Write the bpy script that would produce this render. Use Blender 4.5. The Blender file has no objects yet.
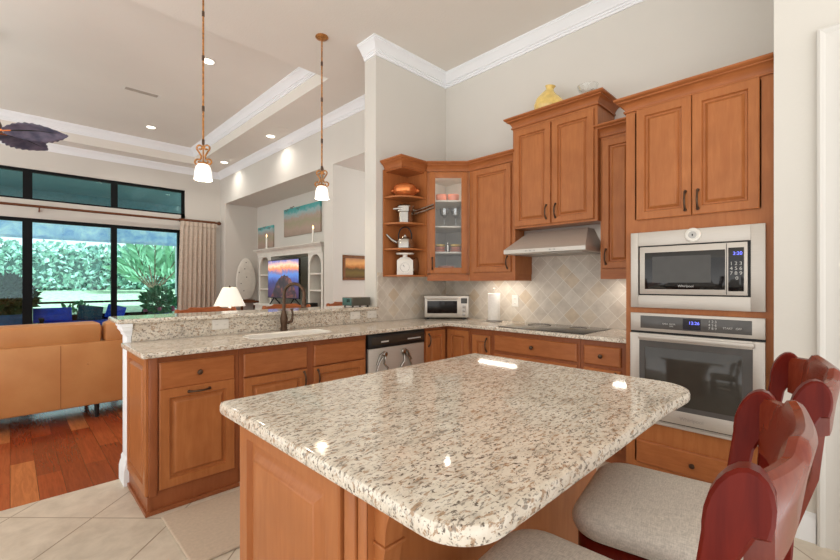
import bpy, bmesh, math, random
from mathutils import Vector, Matrix
random.seed(7)
S = bpy.context.scene
C = S.collection
PI = math.pi

# ------------------------------------------------------------------ camera
cd = bpy.data.cameras.new('camera')
cam = bpy.data.objects.new('camera', cd)
C.objects.link(cam)
cam.location = (0, 0, 1.30)
cam.rotation_euler = (PI/2, 0, -math.atan2(.7015, .7127))
cd.sensor_width = 36
cd.lens = 416.4*36/840
cd.shift_y = 2.55/840
cd.clip_start = .02
S.camera = cam

# ------------------------------------------------------------------ world, sun, exposure
SKY_STRENGTH, LOWER_GLOW_STRENGTH, SUN_STRENGTH = 1.45, 2.35, 6.5
w = bpy.data.worlds.new('sky')
S.world = w
w.use_nodes = True
bg = w.node_tree.nodes['Background']
# bright sky above, stronger glow below the horizon, added to brighten the ceiling
wt = w.node_tree
wc = wt.nodes.new('ShaderNodeTexCoord'); ws = wt.nodes.new('ShaderNodeSeparateXYZ'); wr = wt.nodes.new('ShaderNodeMapRange')
wt.links.new(wc.outputs['Generated'], ws.inputs[0]); wt.links.new(ws.outputs[2], wr.inputs[0])
wr.inputs[1].default_value, wr.inputs[2].default_value = -.25, .15
wr.inputs[3].default_value, wr.inputs[4].default_value = LOWER_GLOW_STRENGTH, SKY_STRENGTH
wt.links.new(wr.outputs[0], bg.inputs[1])
bg.inputs[0].default_value = (1, .985, .965, 1)
sl = bpy.data.lights.new('sun', 'SUN')
sl.energy = SUN_STRENGTH
sl.angle = .02
sl.color = (1, .97, .92)
so = bpy.data.objects.new('sun', sl)
C.objects.link(so)
so.rotation_euler = Vector((-.55, .55, -1)).to_track_quat('-Z', 'Y').to_euler()
S.view_settings.view_transform = 'Standard'
S.view_settings.look = 'None'
S.view_settings.exposure = 0.0
S.view_settings.gamma = 1
S.view_settings.use_curve_mapping = False

# ------------------------------------------------------------------ materials
def lin(c):
    r = []
    for v in c[:3]:
        v = v/255
        r.append(v/12.92 if v <= .04045 else ((v+.055)/1.055)**2.4)
    return (*r, 1)

class NT:
    def __init__(s, name):
        s.m = bpy.data.materials.new(name)
        s.m.use_nodes = True
        s.t = s.m.node_tree
        s.p = s.t.nodes['Principled BSDF']
    def n(s, typ, **kw):
        x = s.t.nodes.new(typ)
        for k, v in kw.items():
            if k.startswith('i_'):
                x.inputs[k[2:].replace('_', ' ')].default_value = v
            else:
                setattr(x, k, v)
        return x
    def l(s, a, b): s.t.links.new(a, b)
    def coord(s, scale=(1, 1, 1), rot=(0, 0, 0), loc=(0, 0, 0)):
        tc = s.n('ShaderNodeTexCoord')
        mp = s.n('ShaderNodeMapping')
        mp.inputs['Scale'].default_value = scale
        mp.inputs['Rotation'].default_value = rot
        mp.inputs['Location'].default_value = loc
        s.l(tc.outputs['Object'], mp.inputs['Vector'])
        return mp.outputs[0]
    def noise(s, vec, scale, detail=3, rough=.5, dist=0):
        x = s.n('ShaderNodeTexNoise')
        x.inputs['Scale'].default_value = scale
        x.inputs['Detail'].default_value = detail
        x.inputs['Roughness'].default_value = rough
        x.inputs['Distortion'].default_value = dist
        if vec is not None: s.l(vec, x.inputs['Vector'])
        return x.outputs['Fac']
    def ramp(s, fac, stops, interp='LINEAR'):
        x = s.n('ShaderNodeValToRGB')
        x.color_ramp.interpolation = interp
        e = x.color_ramp.elements
        while len(e) < len(stops): e.new(.5)
        for k, (p, c) in enumerate(stops):
            e[k].position = p
            e[k].color = lin(c) if max(c) > 1.001 else (*c[:3], 1)
        s.l(fac, x.inputs[0])
        return x.outputs[0]
    def mix(s, fac, a, b, blend='MIX'):
        x = s.n('ShaderNodeMix', data_type='RGBA', blend_type=blend)
        for sock, v in ((x.inputs[0], fac), (x.inputs[6], a), (x.inputs[7], b)):
            if isinstance(v, bpy.types.NodeSocket): s.l(v, sock)
            elif isinstance(v, (int, float)): sock.default_value = v
            else: sock.default_value = lin(v)
        return x.outputs[2]
    def base(s, c):
        if isinstance(c, bpy.types.NodeSocket): s.l(c, s.p.inputs['Base Color'])
        else: s.p.inputs['Base Color'].default_value = lin(c)
    def bump(s, h, strength=.1, dist=.01):
        b = s.n('ShaderNodeBump')
        b.inputs['Strength'].default_value = strength
        b.inputs['Distance'].default_value = dist
        s.l(h, b.inputs['Height'])
        s.l(b.outputs[0], s.p.inputs['Normal'])
    def set(s, rough=.5, metal=0, spec=.5, coat=0, emit=None, es=1, trans=0, ior=1.45, sheen=0):
        p = s.p.inputs
        p['Roughness'].default_value = rough
        p['Metallic'].default_value = metal
        p['Specular IOR Level'].default_value = spec
        p['Coat Weight'].default_value = coat
        p['Coat Roughness'].default_value = .08
        p['Transmission Weight'].default_value = trans
        p['IOR'].default_value = ior
        if emit is not None:
            p['Emission Color'].default_value = lin(emit)
            p['Emission Strength'].default_value = es
        return s.m

def plain(name, c, rough=.5, metal=0, var=.06, scale=12, **kw):
    """a plain colour with a little procedural mottling"""
    t = NT(name)
    f = t.noise(t.coord(), scale, 3)
    lo = tuple(v*(1-var) for v in c); hi = tuple(min(255, v*(1+var)) for v in c)
    t.base(t.ramp(f, [(.3, lo), (.7, hi)]))
    return t.set(rough, metal, **kw)

def paint(name, c, bump=.15):
    t = NT(name)
    v = t.coord()
    t.base(t.ramp(t.noise(v, 1.5, 2), [(.3, tuple(x*.985 for x in c)), (.7, c)]))
    t.bump(t.noise(v, 60, 4, .6), bump, .004)
    return t.set(.7, spec=.3)

def wood(name, a, b, scale=(14, 14, 1.6), rough=.36, coat=.05, blotch=.3, spec=.3):
    t = NT(name)
    v = t.coord(scale)
    g = t.noise(v, 3.0, 6, .6, .6)
    col = t.ramp(g, [(.25, a), (.75, b)])
    bl = t.noise(t.coord((1, 1, 1)), 7, 2)
    col = t.mix(t.ramp(bl, [(.35, (0, 0, 0)), (.7, (blotch,)*3)]), col, tuple(x*.86 for x in a))
    t.base(col)
    return t.set(rough, spec=spec, coat=coat)

def granite():
    t = NT('granite')
    v = t.coord((.9, 2.3, 1.5), (0, 0, math.radians(-38)))
    v2 = t.coord((1, 1, 1))
    col = t.ramp(t.noise(v, 14, 5, .65, .4), [(.28, (176, 167, 154)), (.45, (217, 207, 191)), (.66, (230, 222, 208))])
    br = t.ramp(t.noise(v, 40, 4, .7, .5), [(.545, (0, 0, 0)), (.61, (.8,)*3)])
    col = t.mix(br, col, (160, 124, 90))
    gy = t.ramp(t.noise(v, 55, 3, .6, .3), [(.56, (0, 0, 0)), (.62, (.75,)*3)])
    col = t.mix(gy, col, (124, 114, 104))
    dk = t.ramp(t.noise(v2, 110, 3, .55), [(.61, (0, 0, 0)), (.65, (.9,)*3)])
    col = t.mix(dk, col, (84, 68, 56))
    wh = t.ramp(t.noise(v2, 24, 2, .5), [(.64, (0, 0, 0)), (.72, (.6,)*3)])
    col = t.mix(wh, col, (228, 220, 208))
    t.base(col)
    return t.set(.06, spec=.5)

def tile_mat(name, axes, size, rot, cols, grout, mortar, loc=(0, 0), rough=.4, bump=.3):
    """square tiles laid on a diagonal; axes = which two object axes span the surface"""
    t = NT(name)
    tc = t.n('ShaderNodeTexCoord')
    sp = t.n('ShaderNodeSeparateXYZ'); t.l(tc.outputs['Object'], sp.inputs[0])
    cb = t.n('ShaderNodeCombineXYZ')
    t.l(sp.outputs[axes[0]], cb.inputs[0]); t.l(sp.outputs[axes[1]], cb.inputs[1])
    mp = t.n('ShaderNodeMapping')
    mp.inputs['Rotation'].default_value = (0, 0, rot)
    mp.inputs['Location'].default_value = (loc[0], loc[1], 0)
    t.l(cb.outputs[0], mp.inputs['Vector'])
    bk = t.n('ShaderNodeTexBrick', offset=0.0, squash=1.0)
    bk.inputs['Color1'].default_value = (0, 0, 0, 1)
    bk.inputs['Color2'].default_value = (1, 1, 1, 1)
    bk.inputs['Mortar'].default_value = (.5, .5, .5, 1)
    bk.inputs['Scale'].default_value = 1
    bk.inputs['Mortar Size'].default_value = mortar
    bk.inputs['Mortar Smooth'].default_value = .2
    bk.inputs['Brick Width'].default_value = size
    bk.inputs['Row Height'].default_value = size
    t.l(mp.outputs[0], bk.inputs['Vector'])
    n = len(cols)
    # one random value per tile
    col = t.ramp(bk.outputs['Color'], [(k/(n-1), c) for k, c in enumerate(cols)])
    ns = t.ramp(t.noise(mp.outputs[0], 9, 5, .65, .3), [(.3, (200, 193, 184)), (.7, (255, 253, 249))])
    col = t.mix(.55, col, ns, 'MULTIPLY')
    col = t.mix(bk.outputs['Fac'], col, grout)
    t.base(col)
    inv = t.n('ShaderNodeMath', operation='SUBTRACT'); inv.inputs[0].default_value = 1
    t.l(bk.outputs['Fac'], inv.inputs[1])
    t.bump(inv.outputs[0], bump, .004)
    return t.set(rough, spec=.4)

def plank_mat():
    t = NT('cherry_planks')
    tc = t.n('ShaderNodeTexCoord')
    mp = t.n('ShaderNodeMapping')
    mp.inputs['Rotation'].default_value = (0, 0, PI/2)
    t.l(tc.outputs['Object'], mp.inputs['Vector'])
    bk = t.n('ShaderNodeTexBrick', offset=.37, squash=1.0)
    bk.inputs['Color1'].default_value = (0, 0, 0, 1)
    bk.inputs['Color2'].default_value = (1, 1, 1, 1)
    bk.inputs['Mortar'].default_value = (.2, .2, .2, 1)
    bk.inputs['Scale'].default_value = 1
    bk.inputs['Mortar Size'].default_value = .0015
    bk.inputs['Brick Width'].default_value = .95
    bk.inputs['Row Height'].default_value = .127
    t.l(mp.outputs[0], bk.inputs['Vector'])
    col = t.ramp(bk.outputs['Color'], [(0, (144, 66, 38)), (.35, (168, 80, 44)), (.75, (182, 94, 54)), (1, (210, 136, 82))])
    g = t.ramp(t.noise(t.coord((16, 1.2, 1)), 3, 6, .6, 1.2), [(.3, (170, 150, 140)), (.7, (255, 250, 245))])
    col = t.mix(.6, col, g, 'MULTIPLY')
    t.base(t.mix(bk.outputs['Fac'], col, (70, 26, 14)))
    return t.set(.22, spec=.5, coat=.2)

def steel(name='stainless', c=(200, 193, 184), rough=.4):
    t = NT(name)
    g = t.noise(t.coord((2, 2, 160)), 6, 2)
    t.base(t.ramp(g, [(.3, tuple(x*.95 for x in c)), (.7, c)]))
    return t.set(rough, .55)

def pane_mat(name, tint=(1, 1, 1), gloss=.08, gcol=(1, 1, 1)):
    t = NT(name)
    t.t.nodes.remove(t.p)
    out = [x for x in t.t.nodes if x.type == 'OUTPUT_MATERIAL'][0]
    tr = t.n('ShaderNodeBsdfTransparent'); tr.inputs[0].default_value = (*tint, 1)
    gl = t.n('ShaderNodeBsdfGlossy'); gl.inputs['Roughness'].default_value = .02
    gl.inputs[0].default_value = (*gcol, 1)
    fr = t.n('ShaderNodeLayerWeight'); fr.inputs[0].default_value = .25
    mt = t.n('ShaderNodeMath', operation='MULTIPLY_ADD')
    t.l(fr.outputs['Fresnel'], mt.inputs[0]); mt.inputs[1].default_value = .6; mt.inputs[2].default_value = gloss
    mx = t.n('ShaderNodeMixShader')
    t.l(mt.outputs[0], mx.inputs[0]); t.l(tr.outputs[0], mx.inputs[1]); t.l(gl.outputs[0], mx.inputs[2])
    t.l(mx.outputs[0], out.inputs[0])
    return t.m

def emit(name, c, s):
    return plain(name, c, .6, emit=c, es=s)

M = {}
M['wall'] = paint('wall_paint', (215, 211, 203))
M['ceil'] = paint('ceiling_paint', (230, 225, 216), .5)
M['white'] = paint('white_trim_paint', (240, 242, 244), .02)
M['casing'] = paint('door_casing_paint', (214, 211, 205), .02)
M['wood'] = wood('maple_cabinet', (164, 98, 54), (182, 116, 68))
M['woodx'] = wood('maple_rail', (158, 92, 50), (178, 110, 64), (3, 3, 20))
M['wood_in'] = wood('maple_dark_frame', (142, 80, 46), (160, 95, 58))
M['granite'] = granite()
M['floor'] = tile_mat('beige_floor_tile', (0, 1), .457, math.radians(-45), [(214, 204, 188), (220, 210, 195), (208, 198, 182)], (156, 140, 120), .004, (-.001, -.001), .35)
M['splash'] = tile_mat('tumbled_wall_tile_stove', (1, 2), .112, PI/4, [(216, 207, 195), (221, 213, 202), (210, 200, 188), (226, 219, 208), (214, 197, 174)], (226, 220, 210), .0022, (0, .04), .45)
M['splash2'] = tile_mat('tumbled_wall_tile_end', (0, 2), .112, PI/4, [(216, 207, 195), (221, 213, 202), (210, 200, 188), (226, 219, 208), (214, 197, 174)], (226, 220, 210), .0022, (.02, .04), .45)
M['plank'] = plank_mat()
M['steel'] = steel()
M['steel_d'] = steel('stainless_dark', (170, 165, 160), .35)  # darker stainless for bodies, filters, knobs and lettering
M['chrome'] = plain('polished_steel', (168, 162, 154), .16, 1, .02)
M['bronze'] = plain('oil_rubbed_bronze', (88, 68, 54), .38, .75, .15, 40)
M['gold'] = plain('antique_gold_iron', (170, 118, 66), .4, .6, .25, 60)
M['glassblk'] = plain('black_glass', (22, 21, 21), .06, 0, .05, spec=.6)
M['ovenglass'] = plain('smoked_oven_glass', (60, 57, 52), .08, 0, .05, spec=.6)
M['ovenband'] = plain('grey_oven_band', (86, 84, 82), .2, 0, .03)
M['black'] = plain('black_plastic', (18, 18, 18), .4)
M['offwhite'] = plain('white_plastic', (232, 228, 220), .4, var=.02)
M['ceramic'] = plain('white_ceramic', (238, 234, 226), .15, var=.02)
M['seat'] = None
M['mahog'] = wood('mahogany', (86, 17, 10), (112, 30, 17), (20, 20, 2), .28, .0, .2, .16)
M['crest'] = wood('mahogany_lit', (108, 38, 22), (132, 56, 34), (20, 20, 6), .25, .1, .2, .4)  # the posts' mahogany lightened: sheen here and shade there put into the colours
M['cherry'] = wood('cherry_chair', (146, 78, 42), (166, 94, 54), (6, 6, 20), .35, 0, .2, .3)
M['yellow'] = plain('yellow_glass_pottery', (228, 198, 118), .15, 0, .05, 30, coat=.5)
M['copper'] = plain('copper', (216, 128, 72), .2, .6, .1)
M['leather'] = None
M['black_metal'] = plain('black_metal_frame', (14, 16, 18), .55, spec=.2)
M['curtain'] = plain('beige_drape_linen', (198, 182, 166), .85, var=.05, scale=30)
M['rodwood'] = wood('dark_rod_wood', (96, 56, 34), (116, 70, 44))
M['pane'] = pane_mat('tinted_window_glass', (.82, .97, 1), .03, (.8, 1, 1))
M['clear'] = pane_mat('clear_cabinet_glass', (.97, .98, .98), .015)
M['glassware'] = pane_mat('clear_glassware', (.93, .94, .94), .16)
M['shade'] = emit('frosted_lamp_shade', (255, 248, 236), .9)
M['tshade'] = emit('white_fabric_lamp_shade', (255, 246, 230), .35)
M['lens'] = emit('lamp_lens', (255, 246, 228), 5)
M['strip'] = emit('light_strip', (255, 246, 232), 9)
M['hutch'] = plain('white_painted_hutch', (226, 222, 212), .5, var=.02)
M['hutchback'] = plain('pale_hutch_back', (190, 190, 176), .6, var=.03)
M['pink'] = plain('pink_ceramic', (216, 140, 116), .3, var=.04)
M['blue'] = plain('royal_blue_canvas', (36, 78, 206), .8, var=.06)
M['navy'] = plain('planter_blue_glaze', (46, 84, 128), .5, var=.1)
M['paper'] = plain('white_paper', (238, 234, 228), .9, var=.02, scale=50)
M['mat'] = plain('taupe_kitchen_mat', (196, 178, 158), .8, var=.03, scale=60)
M['flame'] = emit('candle_bulb', (255, 214, 150), 4)
M['int'] = plain('cabinet_interior_grey', (222, 214, 204), .6, var=.02)
M['lcd'] = emit('blue_led_digits', (110, 120, 255), 1.6)
M['lcdbg'] = plain('display_black', (18, 10, 26), .2)
M['printw'] = plain('pale_print', (190, 188, 184), .6, var=.01)
M['vent'] = plain('vent_white', (226, 222, 214), .5, var=.02)
M['ventd'] = plain('vent_slot_dark', (120, 112, 104), .7)
M['vents'] = plain('vent_louvre', (176, 166, 154), .7)
M['patio'] = plain('patio_paver', (206, 196, 182), .8, var=.08, scale=5)
M['lawn'] = plain('lawn_grass', (178, 204, 172), .95, var=.12, scale=9)
M['soil'] = plain('bed_mulch', (150, 130, 110), .95, var=.2)
M['lanai'] = plain('lanai_ceiling_teal', (92, 132, 138), .7, var=.06)
M['shadecloth'] = None
M['bark'] = plain('bark', (108, 92, 74), .9, var=.2)
M['socket'] = plain('socket_slot', (120, 116, 110), .6)

def fabric(name, c):
    t = NT(name)
    v = t.coord((1, 1, 1))
    wv = t.noise(t.coord((110, 14, 40)), 4, 2)
    wv2 = t.noise(t.coord((14, 110, 40)), 4, 2)
    a0 = t.n('ShaderNodeMath', operation='ADD'); t.l(wv, a0.inputs[0]); t.l(wv2, a0.inputs[1])
    ad = t.n('ShaderNodeMath', operation='MULTIPLY'); t.l(a0.outputs[0], ad.inputs[0]); ad.inputs[1].default_value = .5
    t.base(t.ramp(ad.outputs[0], [(.36, tuple(x*.9 for x in c)), (.62, tuple(min(255, x*1.06) for x in c))]))
    t.bump(ad.outputs[0], .15, .002)
    return t.set(.9, spec=.2)
M['seat'] = fabric('oatmeal_woven_fabric', (208, 200, 190))
def leather():
    t = NT('tan_leather')
    v = t.coord()
    t.base(t.ramp(t.noise(v, 3, 4), [(.3, (190, 128, 76)), (.7, (206, 148, 94))]))
    t.bump(t.noise(v, 120, 3), .08, .003)
    return t.set(.42, spec=.4)
M['leather'] = leather()
def leafmat(name, cols, rough=.55):
    t = NT(name)
    v = t.coord()
    t.base(t.ramp(t.noise(v, 9, 5, .75), [(.28+.44*k/(len(cols)-1), c) for k, c in enumerate(cols)]))
    return t.set(rough, spec=.3)
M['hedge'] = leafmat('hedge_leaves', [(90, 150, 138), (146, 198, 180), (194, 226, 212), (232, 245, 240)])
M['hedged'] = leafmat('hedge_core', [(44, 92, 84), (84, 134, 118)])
M['leafd'] = leafmat('dark_patio_leaves', [(24, 40, 26), (56, 76, 44), (80, 78, 44)])
M['leafm'] = leafmat('green_patio_leaves', [(44, 92, 66), (84, 140, 96), (120, 172, 120)])
M['palm'] = leafmat('palm_leaves', [(120, 176, 140), (160, 206, 172)])
M['flower'] = plain('pink_flowers', (176, 84, 110), .7, var=.2)
def mottled(name, cols, scale, rough=.8, **kw):
    t = NT(name)
    t.base(t.ramp(t.noise(t.coord(), scale, 5, .65, .5), [(.3+.4*k/(len(cols)-1), c) for k, c in enumerate(cols)]))
    return t.set(rough, **kw)
def cloth():
    t = NT('lanai_sun_shade_cloth')
    col = t.ramp(t.noise(t.coord(), 5, 5, .65, .5), [(.3, (176, 200, 236)), (.5, (214, 228, 246)), (.7, (250, 252, 254))])
    t.base(col)
    tl = t.n('ShaderNodeBsdfTranslucent'); t.l(col, tl.inputs[0])
    mx = t.n('ShaderNodeMixShader'); mx.inputs[0].default_value = .85
    out = [x for x in t.t.nodes if x.type == 'OUTPUT_MATERIAL'][0]
    t.l(t.p.outputs[0], mx.inputs[1]); t.l(tl.outputs[0], mx.inputs[2]); t.l(mx.outputs[0], out.inputs[0])
    return t.set(.8, spec=.1)
M['shadecloth'] = cloth()
M['pattern'] = mottled('patterned_cushion_cloth', [(28, 54, 96), (52, 86, 96), (120, 92, 96)], 22)
M['fanleaf'] = None

def zramp(name, axis, lo, hi, stops, nscale=6, amp=.3, rough=.6, es=0, spec=.4):
    """picture colours that run up the height of a picture, broken by noise"""
    t = NT(name)
    tc = t.n('ShaderNodeTexCoord')
    sp = t.n('ShaderNodeSeparateXYZ'); t.l(tc.outputs['Object'], sp.inputs[0])
    mr = t.n('ShaderNodeMapRange'); t.l(sp.outputs[axis], mr.inputs[0])
    mr.inputs[1].default_value = lo; mr.inputs[2].default_value = hi
    ns = t.noise(tc.outputs['Object'], nscale, 5, .65, .6)
    ma = t.n('ShaderNodeMath', operation='MULTIPLY_ADD'); t.l(ns, ma.inputs[0]); ma.inputs[1].default_value = amp
    t.l(mr.outputs[0], ma.inputs[2])
    sb = t.n('ShaderNodeMath', operation='SUBTRACT'); t.l(ma.outputs[0], sb.inputs[0]); sb.inputs[1].default_value = amp/2
    col = t.ramp(sb.outputs[0], stops)
    t.base(col)
    m = t.set(rough, spec=spec)
    if es:
        t.l(col, t.p.inputs['Emission Color']); t.p.inputs['Emission Strength'].default_value = es
    return m

# ------------------------------------------------------------------ mesh builder
class MB:
    def __init__(s):
        s.b = bmesh.new()
    def face(s, pts):
        vs = [s.b.verts.new(p) for p in pts]
        return s.b.faces.new(vs)
    def box(s, x0, y0, z0, x1, y1, z1, bev=0):
        x0, x1 = sorted((x0, x1)); y0, y1 = sorted((y0, y1)); z0, z1 = sorted((z0, z1))
        r = bmesh.ops.create_cube(s.b, size=1)
        bmesh.ops.scale(s.b, vec=(x1-x0, y1-y0, z1-z0), verts=r['verts'])
        bmesh.ops.translate(s.b, vec=((x0+x1)/2, (y0+y1)/2, (z0+z1)/2), verts=r['verts'])
        if bev:
            es = list({e for v in r['verts'] for e in v.link_edges})
            bmesh.ops.bevel(s.b, geom=es, offset=bev, segments=2, profile=.5, affect='EDGES')
        return s
    def obox(s, O, U, V, N, w, h, t, bev=0):
        """box from corner O along U (w), V (h), N (t)"""
        O, U, V, N = map(Vector, (O, U, V, N))
        r = bmesh.ops.create_cube(s.b, size=1)
        m = Matrix((U*w, V*h, N*t)).transposed().to_4x4()
        c = O+U*w/2+V*h/2+N*t/2
        for v in r['verts']: v.co = (m @ v.co)+c
        if bev:
            es = list({e for v in r['verts'] for e in v.link_edges})
            bmesh.ops.bevel(s.b, geom=es, offset=bev, segments=2, profile=.5, affect='EDGES')
        return s
    def rings(s, rings, closed_u=True, cap0=True, cap1=True, loop=False):
        vr = [[s.b.verts.new(p) for p in r] for r in rings]
        n = len(vr[0])
        pairs = list(zip(vr[:-1], vr[1:])) + ([(vr[-1], vr[0])] if loop else [])
        for a, b in pairs:
            for k in range(n if closed_u else n-1):
                j = (k+1) % n
                s.b.faces.new((a[k], a[j], b[j], b[k]))
        if not loop:
            if cap0: s.b.faces.new(vr[0][::-1])
            if cap1: s.b.faces.new(vr[-1])
        return s
    def prism(s, poly, z0, z1, ch=0):
        """upright prism over a polygon, edges eased by ch"""
        def off(d): return offset(poly, d)
        if ch:
            k = ch*.29
            R = [[(*p, z0) for p in off(-ch-.003)], [(*p, z0) for p in off(-ch)], [(*p, z0+k) for p in off(-k)], [(*p, z0+ch) for p in poly],
                 [(*p, z1-ch) for p in poly], [(*p, z1-k) for p in off(-k)], [(*p, z1) for p in off(-ch)], [(*p, z1) for p in off(-ch-.003)]]
        else:
            R = [[(*p, z0) for p in poly], [(*p, z1) for p in poly]]
        return s.rings(R)
    def extr(s, poly3, d):
        """extrude a 3-D polygon along vector d"""
        d = Vector(d)
        return s.rings([[Vector(p) for p in poly3], [Vector(p)+d for p in poly3]])
    def tube(s, pts, r, seg=10, cap=True, closed=False):
        pts = [Vector(p) for p in pts]
        n = len(pts)
        rr = r if isinstance(r, (list, tuple)) else [r]*n
        R = []
        up = None
        for k in range(n):
            if closed: t = pts[(k+1) % n]-pts[k-1]
            else: t = pts[min(k+1, n-1)]-pts[max(k-1, 0)]
            t.normalize()
            if up is None:
                a = Vector((0, 0, 1)) if abs(t.z) < .9 else Vector((1, 0, 0))
                up = (a-t*a.dot(t)).normalized()
            else:
                up = (up-t*up.dot(t)).normalized()
            sd = t.cross(up)
            R.append([pts[k]+(up*math.cos(2*PI*j/seg)+sd*math.sin(2*PI*j/seg))*rr[k] for j in range(seg)])
        return s.rings(R, True, cap, cap, loop=closed)
    def lathe(s, prof, c=(0, 0, 0), seg=24, axis=(0, 0, 1), cap=True):
        """prof = [(radius, height)] turned about axis through c"""
        c = Vector(c); az = Vector(axis).normalized()
        q = Vector((0, 0, 1)).rotation_difference(az)
        R = [[c+q @ Vector((max(r, 1e-5)*math.cos(2*PI*j/seg), max(r, 1e-5)*math.sin(2*PI*j/seg), h)) for j in range(seg)] for r, h in prof]
        return s.rings(R, True, cap, cap)
    def sweep(s, path, prof, closed=False):
        """mitred moulding: path = 2-D points, prof = [(out to the right of travel, z)]"""
        n = len(path)
        P = [Vector(p) for p in path]
        R = []
        for k in range(n):
            d0 = (P[k]-P[k-1]).normalized() if (k > 0 or closed) else None
            d1 = (P[(k+1) % n]-P[k]).normalized() if (k < n-1 or closed) else None
            d0 = d0 or d1; d1 = d1 or d0
            n0 = Vector((d0.y, -d0.x)); n1 = Vector((d1.y, -d1.x))
            m = (n0+n1).normalized()
            m = m/max(.3, m.dot(n0))
            R.append([(P[k].x+m.x*o, P[k].y+m.y*o, z) for o, z in prof])
        return s.rings(R, True, True, True, loop=closed)
    def panel(s, O, U, V, N, w, h, loops):
        """concentric rectangles: loops = [(inset, height along N)]"""
        O, U, V, N = map(Vector, (O, U, V, N))
        R = []
        for i, t in loops:
            R.append([O+U*i+V*i+N*t, O+U*(w-i)+V*i+N*t, O+U*(w-i)+V*(h-i)+N*t, O+U*i+V*(h-i)+N*t])
        return s.rings(R)
    def ball(s, c, r, sx=1, sy=1, sz=1, seg=16):
        q = bmesh.ops.create_uvsphere(s.b, u_segments=seg, v_segments=seg//2+2, radius=r)
        for v in q['verts']: v.co = Vector((v.co.x*sx, v.co.y*sy, v.co.z*sz))+Vector(c)
        return s
    def grid(s, f, nu, nv):
        vs = [[s.b.verts.new(f(u/nu, v/nv)) for v in range(nv+1)] for u in range(nu+1)]
        for u in range(nu):
            for v in range(nv):
                s.b.faces.new((vs[u][v], vs[u+1][v], vs[u+1][v+1], vs[u][v+1]))
        return s
    def leaf(s, p, d, L, W, up=None):
        d = Vector(d).normalized()
        a = Vector((random.uniform(-1, 1), random.uniform(-1, 1), random.uniform(-1, 1)))
        sd = d.cross(a).normalized()
        p = Vector(p)
        s.face([p, p+d*L*.45+sd*W, p+d*L, p+d*L*.45-sd*W])
        return s
    def build(s, name, mat, parent=None, world=True, angle=35, recalc=True):
        if recalc: bmesh.ops.recalc_face_normals(s.b, faces=s.b.faces[:])
        if parent is not None and world:
            o = Vector(parent.get('_o', (0, 0, 0)))
            if o.length: bmesh.ops.translate(s.b, vec=-o, verts=s.b.verts[:])
        me = bpy.data.meshes.new(name)
        s.b.to_mesh(me); s.b.free()
        me.materials.append(mat if not isinstance(mat, str) else M[mat])
        me.polygons.foreach_set('use_smooth', [True]*len(me.polygons))
        me.set_sharp_from_angle(angle=math.radians(angle))
        ob = bpy.data.objects.new(name, me)
        C.objects.link(ob)
        if parent is not None:
            ob.parent = parent
            if world: ob['_o'] = list(parent.get('_o', (0, 0, 0)))
        return ob

def offset(poly, d):
    """move a CCW polygon's edges outward by d"""
    n = len(poly); out = []
    for k in range(n):
        p0, p, p1 = Vector(poly[k-1]), Vector(poly[k]), Vector(poly[(k+1) % n])
        a = (p-p0).normalized(); b = (p1-p).normalized()
        na = Vector((a.y, -a.x)); nb = Vector((b.y, -b.x))
        m = (na+nb).normalized()
        m = m/max(.35, m.dot(na))
        out.append((p.x+m.x*d, p.y+m.y*d))
    return out

def rounded(pts, seg=6):
    """polygon with rounded corners: pts = [(x, y, r)]"""
    out = []; n = len(pts)
    for k in range(n):
        x, y, r = pts[k]
        if not r: out.append((x, y)); continue
        p = Vector((x, y)); a = (Vector(pts[k-1][:2])-p).normalized(); b = (Vector(pts[(k+1) % n][:2])-p).normalized()
        ang = a.angle(b); L = r/math.tan(ang/2)
        p0, p1 = p+a*L, p+b*L
        c = p+(a+b).normalized()*(r/math.sin(ang/2))
        a0 = math.atan2(p0.y-c.y, p0.x-c.x); a1 = math.atan2(p1.y-c.y, p1.x-c.x)
        dl = (a1-a0+PI) % (2*PI)-PI
        for j in range(seg+1):
            t = a0+dl*j/seg
            out.append((c.x+r*math.cos(t), c.y+r*math.sin(t)))
    return out

def thing(name, label, cat, loc=(0, 0, 0), group=None):
    o = bpy.data.objects.new(name, None)
    C.objects.link(o)
    o.empty_display_size = .05
    o.location = loc
    o['_o'] = list(loc)
    return tag(o, label, cat, group)
def tag(o, label, cat, group=None):
    o['label'] = label; o['category'] = cat
    if group: o['group'] = group
    return o
def struct(name, mb, mat):
    o = mb.build(name, mat); o['kind'] = 'structure'
    return o
def copy_tree(o, loc=None, rotz=None, label=None, parent=None):
    c = o.copy(); C.objects.link(c)
    if parent is not None: c.parent = parent
    if loc is not None: c.location = loc
    if rotz is not None: c.rotation_euler = (0, 0, rotz)
    if label: c['label'] = label
    for ch in [x for x in o.children]:
        copy_tree(ch, parent=c)
    return c
def text(name, s, O, U, V, N, size, mat, parent, align='CENTER'):
    cu = bpy.data.curves.new(name, 'FONT')
    cu.body = s; cu.size = size; cu.align_x = align; cu.extrude = .0004
    ob = bpy.data.objects.new(name, cu); C.objects.link(ob)
    bpy.context.view_layer.update()
    dg = bpy.context.evaluated_depsgraph_get()
    me = bpy.data.meshes.new_from_object(ob.evaluated_get(dg))
    bpy.data.objects.remove(ob)
    U, V, N = map(Vector, (U, V, N))
    m = Matrix((U, V, N)).transposed().to_4x4()
    o = Vector(O)-Vector(parent.get('_o', (0, 0, 0)))
    for v in me.vertices: v.co = m @ v.co + o
    me.name = name
    me.materials.clear(); me.materials.append(M[mat])
    r = bpy.data.objects.new(name, me); C.objects.link(r); r.parent = parent
    return r
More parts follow.
